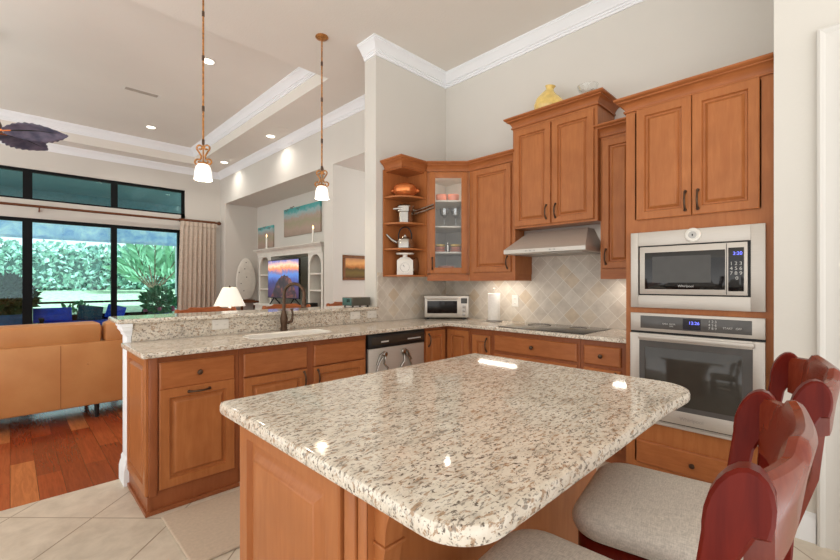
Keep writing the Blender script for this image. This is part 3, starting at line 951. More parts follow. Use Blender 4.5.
tag(MB().lathe([(.05, 0), (.08, .012), (.10, .02), (.098, .026), (.05, .012)], at_corner(.2, .16, z0+.018), 20).build('plate', 'ceramic'), 'white plate on the floor of the glass corner cabinet', 'plate')
tag(MB().lathe([(.05, 0), (.075, .02), (.09, .05), (.086, .05), (.05, .015)], at_corner(.2, .16, z0+.046), 20).build('bowl', 'pink'), 'pale bowl resting on the plate at the bottom of the corner cabinet', 'bowl')

# --- open end shelf unit
t = thing('open_shelf_unit', 'open corner shelf unit with rounded shelves beside the end wall', 'shelf', (2.85, 3.1, 1.35))
b = MB().box(2.665, 3.226, 1.358, 3.013, 3.239, 2.43).build('back_panel', 'wood', t)
b = MB().box(2.998, 2.955, 1.358, 3.013, 3.226, 2.43).build('side_panel', 'wood', t)
def shelf_poly(x0, y0):
    pts = [(2.998, 3.226), (x0, 3.226)]
    for k in range(1, 12):
        a = k/12*PI/2
        # a flat bow between the wall and the cabinet side
        pts.append((2.998-(2.998-x0)*math.cos(a)**.8, 3.226-(3.226-y0)*math.sin(a)**.8))
    pts.append((2.998, y0))
    return pts
for z in (1.358, 1.623, 1.878, 2.143):
    MB().prism(shelf_poly(2.675, 2.965), z, z+.018, .003).build('shelf', 'wood', t)
tp = [(2.69, 2.985), (3.013, 2.985), (3.013, 3.238), (2.69, 3.238)]
MB().prism(tp, 2.41, 2.51).sweep([(2.69, 3.238), (2.69, 2.985), (3.013, 2.985)], ccrown(2.515)).build('crown_moulding', 'woodx', t)
SX, SY = 2.845, 3.105
def top(z): return z+.018
tag(MB().lathe([(.07, 0), (.105, .025), (.122, .062), (.115, .10), (.088, .128), (.025, .145), (.002, .148)], (SX, SY, top(2.143)), 28).ball((SX-.085, SY+.09, top(2.143)+.065), .02, 1, 1, .8).ball((SX+.088, SY-.09, top(2.143)+.065), .02).build('tureen', 'copper'), 'round copper bowl on the top open shelf', 'bowl')
pot = thing('saucepan', 'shiny steel double saucepan with long handle on the second open shelf', 'saucepan', (SX, SY, top(1.878)))
pot.scale = (1.18, 1.18, 1.27)
z = top(1.878)
MB().lathe([(.062, 0), (.066, .004), (.066, .085), (.08, .088), (.08, .13), (.084, .134), (.078, .136), (.04, .15), (.002, .152)], (SX, SY, z), 28).build('body', 'chrome', pot)
for dz in (.10, .075):
    MB().tube([(SX+.06, SY-.04, z+dz), (SX+.12, SY-.12, z+dz+.025), (SX+.165, SY-.185, z+dz+.05)], [.009, .008, .009], 8).build('handle', 'chrome', pot)
MB().tube([(SX-.06, SY+.02, z+.105), (SX-.10, SY+.03, z+.11), (SX-.075, SY-.03, z+.11), (SX-.05, SY-.04, z+.105)], .008, 8).build('side_handle', 'chrome', pot)
ket = thing('kettle', 'shiny steel kettle with raised hoop handle on the third open shelf', 'kettle', (SX, SY, top(1.623)))
ket.scale = (1.12, 1.12, 1.1)
z = top(1.623)
MB().lathe([(.07, 0), (.08, .006), (.083, .05), (.075, .085), (.05, .098), (.03, .104)], (SX, SY, z), 28).build('body', 'chrome', ket)
MB().lathe([(.035, 0), (.033, .01), (.01, .016), (.012, .026), (.002, .032)], (SX, SY, z+.10), 16).build('lid', 'chrome', ket)
MB().tube([(SX-.055, SY+.04, z+.05), (SX-.10, SY+.075, z+.085), (SX-.135, SY+.1, z+.13)], [.016, .013, .010], 10).build('spout', 'chrome', ket)
MB().tube([(SX+.06*math.cos(a)*.72, SY-.06*math.cos(a)*.7, z+.085+.115*math.sin(a)**.7) for a in [k*PI/14 for k in range(15)]], .006, 8).build('handle', 'black', ket)
sc = thing('kitchen_scale', 'cream kitchen scale with round dial on the lowest open shelf', 'scale', (SX, SY, top(1.358)))
sc.scale = (1.22, 1.22, 1.22)
z = top(1.358); cv = Vector((-.70, -.714, 0)); sv = Vector((.714, -.70, 0))
O = Vector((SX, SY, z))-sv*.065-cv*.045
MB().rings([[O+sv*a+cv*c_+UZ*h for a, c_ in q] for h, q in ((0, [(0, 0), (.13, 0), (.13, .09), (0, .09)]), (.12, [(0, 0), (.13, 0), (.13, .09), (0, .09)]), (.145, [(.03, .02), (.10, .02), (.10, .07), (.03, .07)]))]).build('body', 'offwhite', sc)
MB().lathe([(.05, 0), (.05, .006), (.044, .006), (.044, .002), (.001, .002)], Vector((SX, SY, z+.062))+cv*.045, 28, cv).build('dial', 'ceramic', sc)
b = MB(); dc = Vector((SX, SY, z+.062))+cv*.049
for k in range(24):
    a = k*PI/12; dr = sv*math.cos(a)+UZ*math.sin(a)
    b.tube([dc+dr*.034, dc+dr*.040], .0011, 4)
b.tube([dc-sv*.004+UZ*.002, dc-sv*.016+UZ*.022], .0016, 5)
b.build('needle', 'black', sc)
MB().lathe([(.02, 0), (.02, .02), (.07, .024), (.078, .034), (.072, .036), (.02, .028)], (SX, SY, z+.145), 28).build('pan', 'ceramic', sc)
tag(MB().lathe([(.085, 0), (.092, .004), (.092, .012), (.085, .016), (.02, .03), (.001, .03)], Vector((SX+.095, SY-.055, z+.092))-cv*.045, 28, (cv+sv*1.6).normalized()).build('steel_plate', 'chrome'), 'round steel dish standing on edge beside the kitchen scale', 'dish')

# ------------------------------------------------------------------ under cabinet lights
def strip(label, x, y0, y1, z, along='y', e=5):
    t = thing('strip_light', label, 'light', (x, (y0+y1)/2, z))
    MB().box(x-.05, y0, z-.04, x+.05, y1, z).build('housing', 'offwhite', t)
    MB().box(x-.026, y0+.02, z-.046, x+.026, y1-.02, z-.04).build('diffuser', 'strip', t)
    lamp('strip_lamp', 'AREA', (x, (y0+y1)/2, z-.05), e, (1, .92, .82), t, .04, y1-y0-.05)
strip('slim light under the wall cabinet left of the hood', 3.43, 2.16, 2.636, 1.376, e=.8)
strip('slim light under the narrow wall cabinet right of the hood', 3.45, 1.09, 1.31, 1.386, e=.6)
# ------------------------------------------------------------------ worktops
def slab(outline, hole, z0, z1, ch):
    """stone slab with an eased edge and one cut-out"""
    k = ch*.29
    mb = MB(); bm = mb.b
    def loop(p, z): return [bm.verts.new((x, y, z)) for x, y in p]
    def side(a, c):
        n = len(a)
        for i in range(n): bm.faces.new((a[i], a[(i+1) % n], c[(i+1) % n], c[i]))
    L = [loop(offset(outline, -ch), z0), loop(offset(outline, -k), z0+k), loop(outline, z0+ch), loop(outline, z1-ch), loop(offset(outline, -k), z1-k), loop(offset(outline, -ch), z1), loop(offset(outline, -ch-.003), z1)]
    for a, c in zip(L[:-1], L[1:]): side(a, c)
    hb, ht = loop(hole, z0), loop(hole, z1)
    side(ht, hb)
    for o_, h_ in ((L[0], hb), (L[-1], ht)):
        es = []
        for q in (o_, h_):
            for i in range(len(q)):
                e = bm.edges.get((q[i], q[(i+1) % len(q)])) or bm.edges.new((q[i], q[(i+1) % len(q)]))
                es.append(e)
        bmesh.ops.triangle_fill(bm, use_beauty=True, use_dissolve=False, edges=es)
    return mb
cout = [(.505, 2.66), (.515, 2.65), (2.975, 2.65), (2.985, 2.64), (2.985, 1.034), (3.606, 1.034), (3.606, 3.236), (.505, 3.236)]
SKX0, SKX1, SKY0, SKY1 = 1.19, 1.80, 2.80, 3.04
hole = rounded([(SKX0, SKY0, .06), (SKX1, SKY0, .06), (SKX1, SKY1, .06), (SKX0, SKY1, .06)], 5)
tag(slab(cout, hole, .884, .914, .006).build('countertop', 'granite'), 'L shaped speckled granite worktop over the peninsula and stove base cabinets', 'countertop')
# raised bar
MB_ = MB().prism(rounded([(.48, 3.20, .02), (2.583, 3.20, 0), (2.583, 3.58, 0), (.48, 3.58, .03)], 5), 1.036, 1.065, .007)
tag(MB_.build('bar_counter', 'granite'), 'raised granite bar ledge behind the sink', 'bar top')
tag(MB().box(.562, 3.237, .9145, 2.60, 3.249, 1.0355).build('granite_upstand', 'granite'), 'granite upstand strip below the raised bar ledge', 'backsplash')
# sink
b = MB()
R = []
for ins, z in ((-.016, .9145), (-.014, .9175), (-.004, .9185), (.004, .914), (.008, .87), (.014, .74), (.03, .705), (.12, .70)):
    R.append([(x, y, z) for x, y in offset(hole, -ins)])
b.rings(R, True, False, True)
sk = thing('sink', 'white undermount kitchen sink in the peninsula worktop', 'sink', (1.49, 2.92, .70))
so_ = b.build('basin', 'ceramic', sk, recalc=False)
so_.modifiers.new('thickness', 'SOLIDIFY').thickness = .006
MB().lathe([(.04, 0), (.045, .003), (.03, .004), (.028, .001), (.001, .001)], (1.49, 2.92, .702), 18).build('drain', 'chrome', sk)
# faucet
fx, fy = 1.575, 3.165
fc = thing('faucet', 'oil rubbed bronze gooseneck faucet behind the sink', 'faucet', (fx, fy, .914))
MB().lathe([(.032, 0), (.032, .006), (.026, .012), (.024, .04), (.028, .055), (.030, .10), (.024, .125), (.02, .14), (.019, .16)], (fx, fy, .914), 20).build('body', 'bronze', fc)
dsp = Vector((.62, -.78, 0))
pts = [Vector((fx, fy, 1.06)), Vector((fx, fy, 1.185))]
Rr = .085
for k in range(0, 13):
    a = PI-k*PI/12*1.05
    pts.append(Vector((fx, fy, 1.205))+dsp*(Rr+Rr*math.cos(a))+UZ*(Rr*math.sin(a)))
MB().tube(pts, [.013]*len(pts), 12).build('spout', 'bronze', fc)
e = pts[-1]; dn = (pts[-1]-pts[-2]).normalized()
MB().tube([e, e+dn*.02, e+dn*.025, e+dn*.09, e+dn*.095], [.014, .015, .017, .021, .017], 14).build('spray_head', 'bronze', fc)
MB().tube([Vector((fx, fy, .975))+Vector((.022, -.02, 0)), Vector((fx, fy, .99))+Vector((.045, -.045, .0)), Vector((fx, fy, 1.03))+Vector((.05, -.05, .015)), Vector((fx, fy, 1.07))+Vector((.045, -.045, .02))], [.012, .012, .008, .010], 10).build('lever', 'bronze', fc)

# outlets
def outlet(label, O, U, N, w, h, n, sw=False):
    t = thing('outlet', label, 'outlet', O)
    MB().panel(Vector(O)-U*w/2-UZ*h/2, U, UZ, N, w, h, [(0, 0), (0, .003), (.004, .006)]).build('cover_plate', 'offwhite', t)
    b = MB(); s_ = MB()
    for k in range(n):
        c = Vector(O)+(U*((k-(n-1)/2)*w/n) if w > h else UZ*((k-(n-1)/2)*h*.42))
        b.obox(c-U*.016-UZ*.014+Vector(N)*.006, U, UZ, N, .032, .028, .002, .001)
        for q in (-.006, .006): s_.obox(c+U*(q-.001)-UZ*.004+Vector(N)*.008, U, UZ, N, .002, .008, .0004)
    b.build('receptacle', 'offwhite', t); s_.build('slot', 'socket', t)
outlet('white double outlet on the granite upstand left of the faucet', (1.112, 3.237, .990), UX, NY, .115, .075, 2)
outlet('white outlet on the granite upstand right of the faucet, farther from the corner', (2.325, 3.237, .990), UX, NY, .11, .072, 2)
outlet('white outlet on the granite upstand at the end wall', (2.525, 3.237, .990), UX, NY, .11, .072, 2)
outlet('white upright outlet on the tiled stove wall beside the paper towels', (3.608, 2.305, 1.115), -UY, NX, .072, .118, 2)

# ------------------------------------------------------------------ island
t = thing('island', 'cherry stained kitchen island base with a raised panel end', 'island', (1.15, 1.0, 0))
IX0, IX1, IY0, IY1 = .545, 1.72, .712, 1.37
MB().box(IX0, IY0, .0, IX1, IY1, .874).build('carcass', 'wood', t)
MB().panel((IX0, IY1-.004, .09), -UY, UZ, NX, .57, .78, [(0, 0), (0, .014), (.004, .018), (.058, .018), (.062, .008), (.066, .002), (.082, .001), (.108, .016), (.112, .0185), (.116, .019), (.122, .019)]).build('end_panel', 'wood', t)
MB().box(IX0-.012, .745, 0, IX0, .785, .874, .003).box(IX0-.006, .712, 0, IX0, .742, .874, .003).build('corner_post', 'wood', t)
MB().box(IX0-.016, .7, 0, IX0, IY1+.012, .085, .004).box(IX0-.016, IY1, 0, IX1, IY1+.014, .085, .004).build('base_moulding', 'woodx', t)
for x0, w_ in ((.60, .5), (1.14, .5)):
    front(t, 'door', (x0+w_, IY1, .12), NX, UY, w_, .56, ('v', .04, .48))
    front(t, 'drawer', (x0+w_, IY1, .70), NX, UY, w_, .15, ('k', .25, .075))
def corbel(x0, x1):
    y = IY0
    pr = [(y, .874), (y-.118, .874), (y-.118, .862)]
    for k in range(1, 9):
        a = k/8*PI/2
        pr.append((y-.118+.082*math.sin(a), .862-.112*(1-math.cos(a))))
    pr += [(y-.036, .745), (y-.036, .735)]
    for k in range(1, 7):
        f = k/6
        pr.append((y-.036+.024*f, .735-.15*f+.015*math.sin(f*PI)))
    pr += [(y-.010, .575), (y, .57)]
    b = MB().extr([(x0, yy, zz) for yy, zz in pr], (x1-x0, 0, 0))
    b.box(x0-.005, y, .735, x1+.005, y-.042, .743, .002)
    b.build('corbel', 'wood', t)
corbel(.562, .612); corbel(1.62, 1.68)
ip = rounded([(.486, .392, .10), (1.45, .392, 0), (1.835, .372, .13), (1.826, 1.425, .012), (.480, 1.425, .022)], 9)
tag(MB().prism(ip, .874, .914, .012).build('island_countertop', 'granite'), 'large speckled granite slab with rounded corners on the island', 'countertop')

# ------------------------------------------------------------------ appliances
# wall oven
t = thing('wall_oven', 'stainless steel wall oven below the microwave', 'oven', (3.2, .645, .39))
F = XO-.004
MB().box(F+.004, .335, .42, 3.5, .955, 1.08).build('body', 'steel_d', t)
oy1, oy0 = .994, .298
MB().box(F-.022, oy0, .985, F, oy1, 1.102, .003).build('control_frame', 'steel', t)
MB().box(F-.0255, .356, 1.005, F-.022, .932, 1.085, .001).build('control_panel', 'ovenband', t)
MB().box(F-.027, .598, 1.012, F-.0255, .690, 1.078).build('display', 'lcdbg', t)
text('clock_digits', '12:26', (F-.0275, .632, 1.045), -UY, UZ, NX, .026, 'lcd', t)
text('panel_print', '1 2 3\n4 5 6\n7 8 9', (F-.0265, .539, 1.062), -UY, UZ, NX, .020, 'printw', t)
text('panel_print', 'BAKE  BROIL\n       OFF', (F-.0265, .766, 1.035), -UY, UZ, NX, .013, 'printw', t)
text('panel_print', 'START   OFF', (F-.0265, .445, 1.03), -UY, UZ, NX, .016, 'printw', t)
MB().box(F-.012, oy0, .972, F, oy1, .984).build('gap_strip', 'black', t)
dr = MB()
dr.box(F-.03, oy0, .425, F, .352, .971, .002).box(F-.03, .938, .425, F, oy1, .971, .002).box(F-.03, .352, .425, F, .938, .505, .002).box(F-.03, .352, .925, F, .938, .971, .002)
d = dr.build('door', 'steel', t)
MB().box(F-.027, .352, .505, F-.004, .938, .925).build('door_glass', 'ovenband', d)
MB().box(F-.0285, .40, .535, F-.0265, .905, .885, .0008).build('inner_window', 'ovenglass', d)
MB().box(F-.046, .345, .937, F-.03, .942, .960, .004).build('handle', 'steel', d)
text('maker_name', 'Whirlpool', (F-.0305, .645, .452), -UY, UZ, NX, .030, 'steel_d', d)
MB().box(F-.02, oy0, .392, F, oy1, .408, .002).box(F-.012, oy0, .408, F, oy1, .416).build('bottom_trim', 'steel', t)
MB().box(F-.01, oy0, .414, F, oy1, .424).build('bottom_gap', 'black', t)
# microwave
t = thing('microwave', 'stainless steel built in microwave above the wall oven', 'microwave', (3.2, .645, 1.14))
MB().box(F+.004, .38, 1.20, 3.45, .91, 1.55).build('body', 'steel_d', t)
b = MB()
my1, my0, mz0, mz1 = .994, .298, 1.137, 1.627
iy1, iy0, iz0, iz1 = .948, .362, 1.218, 1.538
b.box(F-.02, my0, mz0, F, iy0, mz1, .002).box(F-.02, iy1, mz0, F, my1, mz1, .002).box(F-.02, iy0, mz0, F, iy1, iz0, .002).box(F-.02, iy0, iz1, F, iy1, mz1, .002)
b.build('trim_kit', 'steel', t)
MB().box(F-.004, iy0, iz0, F+.004, iy1, iz1).build('shadow_gap', 'black', t)
MB().box(F-.026, .375, iz0+.008, F-.004, .937, iz1-.008, .003).build('front_panel', 'steel', t)
MB().box(F-.029, .478, 1.258, F-.026, .905, 1.492, .001).build('door_glass', 'glassblk', t)
MB().box(F-.0298, .546, 1.30, F-.029, .860, 1.465).build('door_screen', 'ovenglass', t)
MB().box(F-.0275, .470, iz0+.012, F-.0258, .473, iz1-.012).build('door_seam', 'black', t)
MB().box(F-.029, .391, 1.25, F-.026, .463, 1.50, .001).build('keypad', 'glassblk', t)
text('clock_digits', '3:20', (F-.0295, .420, 1.458), -UY, UZ, NX, .026, 'lcd', t)
text('key_print', '1 2 3\n4 5 6\n7 8 9\n 0', (F-.0295, .427, 1.40), -UY, UZ, NX, .028, 'printw', t)
text('maker_name', 'Whirlpool', (F-.0302, .675, 1.272), -UY, UZ, NX, .020, 'printw', t)
t = thing('timer', 'round white timer stuck on the microwave frame', 'timer', (F-.02, .638, 1.588))
MB().lathe([(.042, 0), (.043, .01), (.038, .018), (.03, .02), (.028, .016), (.001, .016)], (F-.02, .638, 1.588), 28, NX).build('case', 'offwhite', t)
MB().lathe([(.022, 0), (.022, .002), (.018, .002), (.018, .0005), (.001, .0005)], (F-.036, .638, 1.588), 24, NX).build('dial_ring', 'printw', t)
MB().box(F-.039, .635, 1.582, F-.036, .641, 1.594).build('pointer', 'black', t)
# dishwasher
t = thing('dishwasher', 'stainless dishwasher with black control strip set in the peninsula', 'dishwasher', (2.39, 3.0, 0))
MB().box(2.062, YB+.005, .10, 2.718, 3.22, .88).build('body', 'black', t)
MB().box(2.072, YB-.02, .13, 2.708, YB+.005, .755, .003).build('door', 'steel', t)
MB().box(2.066, YB-.024, .758, 2.714, YB+.005, .872, .003).build('control_panel', 'black', t)
MB().box(2.10, YB-.0255, .785, 2.70, YB-.024, .850, .0005).build('button_strip', plain('brown_black_strip', (58, 50, 42), .2), t)
MB().box(2.2, YB-.0265, .80, 2.28, YB-.0255, .812).box(2.50, YB-.0265, .80, 2.66, YB-.0255, .81).build('button_print', 'printw', t)
MB().box(2.066, YB+.04, 0, 2.714, YB+.055, .1).build('toe_kick', 'black', t)
def figure(label, x, z, mir):
    t = thing('magnet_figure', label, 'magnet', (x, YB-.024, z))
    y = YB-.0205
    MB().ball((x, y-.0095, z), .026, 1, .35, 1).build('head', 'chrome', t)
    m = mir
    for pts in ([(x-.02*m, z-.02), (x-.06*m, z-.06), (x-.10*m, z-.15), (x-.12*m, z-.17)], [(x+.0*m, z-.02), (x-.01*m, z-.08), (x+.03*m, z-.12), (x+.02*m, z-.15)], [(x-.01*m, z+.02), (x-.05*m, z-.0), (x-.09*m, z-.08)]):
        MB().tube([(a, y-.009, c) for a, c in pts], .008, 8).build('limb', 'chrome', t)
figure('left one of two silver figure magnets on the dishwasher door', 2.24, .70, 1)
figure('right one of two silver figure magnets on the dishwasher door', 2.45, .70, -1)
# cooktop
t = thing('cooktop', 'black glass electric cooktop set in the granite under the hood', 'cooktop', (3.28, 1.725, .914))
MB().box(3.03, 1.35, .9145, 3.54, 2.105, .919, .001).build('glass', 'glassblk', t)
for x, y, r in ((3.17, 1.56, .09), (3.17, 1.92, .075), (3.40, 1.56, .07), (3.40, 1.92, .10)):
    MB().lathe([(r, 0), (r, .0006), (r-.002, .0006), (r-.002, 0), (r, 0)], (x, y, .919), 36, cap=False).build('burner_ring', 'ovenband', t)
# range hood
t = thing('range_hood', 'stainless steel range hood above the cooktop', 'range hood', (3.36, 1.73, 1.55))
hr = lambda x, y0_, y1_, z: [(x, y0_, z), (3.60, y0_, z), (3.60, y1_, z), (x, y1_, z)]
MB().rings([hr(3.115, 1.375, 2.095, 1.545), hr(3.105, 1.368, 2.102, 1.552), hr(3.105, 1.368, 2.102, 1.583), hr(3.112, 1.372, 2.098, 1.590), hr(3.325, 1.445, 2.00, 1.742), hr(3.335, 1.45, 1.995, 1.747)]).build('canopy', 'steel', t)
MB().box(3.45, 1.352, 1.56, 3.607, 2.108, 1.783, .002).build('back_plate', 'steel', t)
MB().box(3.16, 1.42, 1.541, 3.52, 1.70, 1.545).box(3.16, 1.76, 1.541, 3.52, 2.05, 1.545).build('filter', 'steel_d', t)
for y in (1.62, 1.66, 1.80, 1.84, 1.88): MB().lathe([(.006, 0), (.006, .006), (.004, .007)], (3.105, y, 1.568), 10, NX).build('button', 'steel_d', t)
# toaster oven
tc = Vector((3.30, 2.955, .915))
t = thing('toaster_oven', 'stainless toaster oven standing in the worktop corner', 'toaster oven', tc)
w_, h_, d_ = .475, .245, .24
O = tc-DU*w_/2+DN*.03
MB().obox(O+UZ*.016, DU, UZ, -DN, w_, h_-.016, d_, .008).build('body', 'steel', t)
b = MB()
for u in (.03, w_-.06):
    for k in (.02, d_-.05): b.obox(O+DU*u-DN*k, DU, UZ, -DN, .03, .018, .03)
b.build('foot', 'black', t)
d = MB().obox(O+DU*.012+UZ*.03, DU, UZ, DN, .36, .20, .012, .003).build('door', 'steel', t)
MB().obox(O+DU*.035+UZ*.062+DN*.012, DU, UZ, DN, .315, .13, .002).build('door_glass', 'glassblk', d)
MB().tube([O+DU*.03+UZ*.215+DN*.012, O+DU*.035+UZ*.215+DN*.035, O+DU*.345+UZ*.215+DN*.035, O+DU*.35+UZ*.215+DN*.012], .007, 8).build('handle', 'steel', d)
MB().obox(O+DU*.39+UZ*.165, DU, UZ, DN, .065, .055, .004).build('display', 'ovenglass', t)
for z in (.13, .09, .05):
    MB().lathe([(.018, 0), (.017, .012), (.012, .015), (.001, .015)], O+DU*.422+UZ*z, 16, DN).build('knob', 'steel_d', t)
# paper towels
pc = (3.43, 2.435, .9145)
t = thing('paper_towel_holder', 'white paper towel roll on an upright steel holder', 'paper towels', pc)
MB().lathe([(.078, 0), (.08, .004), (.078, .010), (.01, .012)], pc, 28).build('base', 'steel_d', t)
MB().lathe([(.058, 0), (.06, .003), (.06, .262), (.058, .265), (.02, .265), (.02, .2)], (pc[0], pc[1], pc[2]+.014), 32).build('paper_roll', 'paper', t)
MB().lathe([(.006, 0), (.006, .30), (.012, .305), (.012, .318), (.003, .325)], (pc[0], pc[1], pc[2]+.01), 12).build('post', 'steel', t)
# electronics box on bar
t = thing('radio', 'dark box shaped radio on the bar ledge beside the end wall', 'radio', (2.40, 3.42, 1.0655))
MB().box(2.33, 3.29, 1.075, 2.55, 3.46, 1.155, .005).build('case', plain('grey_radio_case', (84, 82, 72), .4), t)
MB().box(2.326, 3.30, 1.08, 2.33, 3.45, 1.15, .001).build('front', plain('teal_radio_front', (70, 104, 100), .25), t)
MB().box(2.324, 3.325, 1.11, 2.326, 3.375, 1.14).build('display', 'glassblk', t)
b = MB()
for x in (2.35, 2.53):
    for y in (3.31, 3.44): b.lathe([(.01, 0), (.01, .009)], (x, y, 1.0655), 10)
b.build('foot', 'black', t)
# yellow vase lying on top of the hood cabinet
t = thing('vase', 'yellow pottery jug leaning on top of the raised cabinet', 'vase', (3.44, 1.86, 2.785))
ax = Vector((0, .45, .89)).normalized()
def vs(u, v):
    a = u*2*PI; f = v
    prof = [(.06, 0), (.10, .05), (.115, .11), (.105, .17), (.07, .225), (.042, .255), (.034, .275), (.044, .295), (.048, .30)]
    k = min(len(prof)-2, int(f*(len(prof)-1))); q = f*(len(prof)-1)-k
    r = prof[k][0]*(1-q)+prof[k+1][0]*q; h = prof[k][1]*(1-q)+prof[k+1][1]*q
    return (r*math.cos(a)*.9, r*math.sin(a), h)
b = MB().grid(vs, 28, 40)
bmesh.ops.remove_doubles(b.b, verts=b.b.verts[:], dist=.0003)
m = Matrix.Translation(Vector((3.45, 1.90, 2.79))) @ Matrix.Rotation(.22, 4, 'X') @ Matrix.Scale(.92, 4, (0, 0, 1))
for v in b.b.verts: v.co = m @ v.co
vo = b.build('body', 'yellow', t, recalc=False, angle=60)
vo.modifiers.new('thickness', 'SOLIDIFY').thickness = .006
b = MB(); b.tube([m @ Vector(p) for p in ((0, -.0, .20), (0, -.07, .15), (0, -.15, .09), (0, -.22, .05), (0, -.27, .04))], [.05, .06, .055, .04, .012], 16)
b.build('handle', 'yellow', t)
# clear glass dish on the same cabinet
tag(MB().lathe([(.05, 0), (.055, .01), (.012, .03), (.012, .07), (.07, .12), (.085, .16), (.081, .16), (.06, .118), (.001, .09)], (3.45, 1.50, 2.786), 24).build('glass_compote', 'clear'), 'small clear glass compote on the raised cabinet top', 'glass')

# kitchen mat
tag(MB().prism(rounded([(.59, 2.075, .02), (1.75, 2.075, .02), (1.75, 2.635, .02), (.59, 2.635, .02)], 4), .0005, .016, .007).build('kitchen_mat', 'mat'), 'taupe cushioned mat on the tile floor before the sink cabinets', 'mat')

# ------------------------------------------------------------------ bar stools
def make_stool(label, group):
    t = thing('bar_stool', label, 'stool', (0, 0, 0), group)
    B = lambda mb, n, m, p=t: mb.build(n, m, p, world=False)
    # cushion
    sp = rounded([(-.225, -.215, .05), (.225, -.215, .05), (.235, .235, .09), (-.235, .235, .09)], 7)
    R = []
    for ins, z in ((.02, .592), (.006, .600), (0, .615), (0, .632), (.006, .646), (.02, .658), (.05, .667), (.11, .672), (.18, .674)):
        R.append([(x*(1-ins/.23), .01+(y-.01)*(1-ins/.23), z) for x, y in sp])
    cu = MB(); cu.rings(R); o = B(cu, 'seat', 'seat')
    fr = MB().prism(rounded([(-.215, -.205, .03), (.215, -.205, .03), (.22, .215, .06), (-.22, .215, .06)], 5), .532, .592, .006)
    B(fr, 'seat_frame', 'mahog')
    for sx in (-1, 1):
        # front leg
        lg = MB(); x = sx*.185
        lg.rings([[(x+a*w2+sx*dx, .185+c_*w2, z) for a, c_ in ((-1, -1), (1, -1), (1, 1), (-1, 1))] for z, w2, dx in ((0, .015, .012), (.3, .019, .004), (.55, .021, 0))])
        B(lg, 'leg', 'mahog')
        # rear leg that runs up into the back as a broad blade
        prof_f = [(-.245, 0), (-.222, .25), (-.205, .5), (-.205, .66), (-.213, .80), (-.228, .92), (-.240, 1.01)]
        prof_b = [(-.285, 0), (-.262, .25), (-.247, .5), (-.243, .66), (-.250, .80), (-.262, .92), (-.272, .98), (-.290, 1.018)]
        top_ = []
        cy, cz, ry, rz = -.274, 1.035, .0325, .060
        for k in range(0, 13):
            a = -.25+(PI+.5)*k/12
            top_.append((cy+ry*math.cos(a)-.010*math.sin(a), cz+rz*math.sin(a)))
        outl = prof_f+top_+prof_b[::-1]
        mb = MB(); xo = sx*.230; xi = sx*.200
        c0 = offset2(outl, -.004)
        mb.rings([[(xo-sx*.0, y, z) for y, z in c0], [(xo-sx*.004, y, z) for y, z in outl], [(xi+sx*.004, y, z) for y, z in outl], [(xi, y, z) for y, z in c0]])
        B(mb, 'back_post', 'mahog')
    # crest rail: a yoke bowed backwards between the posts
    n = 48; R = []
    for k in range(n+1):
        s = -1+2*k/n; x = s*.205
        a = abs(s)
        yb = -.292-.026*(1-a**2.2)
        if a < .52: zt = 1.102+.006*(a/.52)**2
        elif a < .66: q = (a-.52)/.14; zt = 1.108-.018*(q*q*(3-2*q))
        else: q = (a-.66)/.34; zt = 1.090-.006*q
        zb = .985-.012*a*a
        th = .014; lean = -.016*(1-a**3)
        R.append([(x, yb+th, zb+.006), (x, yb+th+lean*.5, (zb+zt)/2), (x, yb+th+lean, zt-.016), (x, yb+th*.5+lean, zt-.003), (x, yb-th*.2+lean, zt), (x, yb-th*.8+lean, zt-.005), (x, yb-th*1.1+lean, zt-.016), (x, yb-th+lean*.5, (zb+zt)/2), (x, yb-th, zb+.006), (x, yb, zb)])
    B(MB().rings(R), 'crest_rail', 'crest')
    for s in (-.55, 0, .55):
        x = s*.205; yb = -.290-.024*(1-abs(s)**2.2)
        mb = MB()
        mb.rings([[(x-.028, y-.007, z), (x+.028, y-.007, z), (x+.028, y+.007, z), (x-.028, y+.007, z)] for y, z in ((-.228, .60), (-.250, .72), (yb+.016, .86), (yb+.004, .985))])
        B(mb, 'slat', 'crest')
    B(MB().box(-.19, -.250, .585, .19, -.215, .625, .004), 'back_rail', 'mahog')
    for y, z in ((.185, .22), (-.245, .30)): B(MB().box(-.18, y-.012, z-.02, .18, y+.012, z+.02, .004), 'stretcher', 'mahog')
    for sx in (-1, 1): B(MB().box(sx*.195-.012, -.235, .26, sx*.195+.012, .19, .295, .004), 'stretcher', 'mahog')
    return t
def offset2(p, d):
    # works for either winding
    a = sum(p[k-1][0]*p[k][1]-p[k][0]*p[k-1][1] for k in range(len(p)))
    return offset(p, d) if a > 0 else offset(p[::-1], d)[::-1]
st = make_stool('mahogany bar stool nearest the viewer, its cushion half under the island slab', 'mahogany stools')
st.location = (.785, .374, 0)
st.rotation_euler = (0, 0, math.radians(4.5))
copy_tree(st, (1.376, .355, 0), math.radians(9.5), 'mahogany bar stool nearer the wall oven, its wide oatmeal cushion in full view')
for x, y, r, lb in ((1.28, 3.82, PI+.03, 'red wood bar stool beyond the bar in front of the curtain'), (2.04, 3.82, PI-.04, 'red wood bar stool beyond the bar behind the faucet'), (2.80, 3.84, PI+.02, 'red wood bar stool beyond the bar beside the radio')):
    q = copy_tree(st, (x, y-.05, 0), r, lb)
    q.scale = (1.12, 1, .975)
    for c in q.children:
        if c.data.materials[0] == M['mahog'] or c.data.materials[0] == M['crest']:
            c.material_slots[0].link = 'OBJECT'; c.material_slots[0].material = M['cherry']

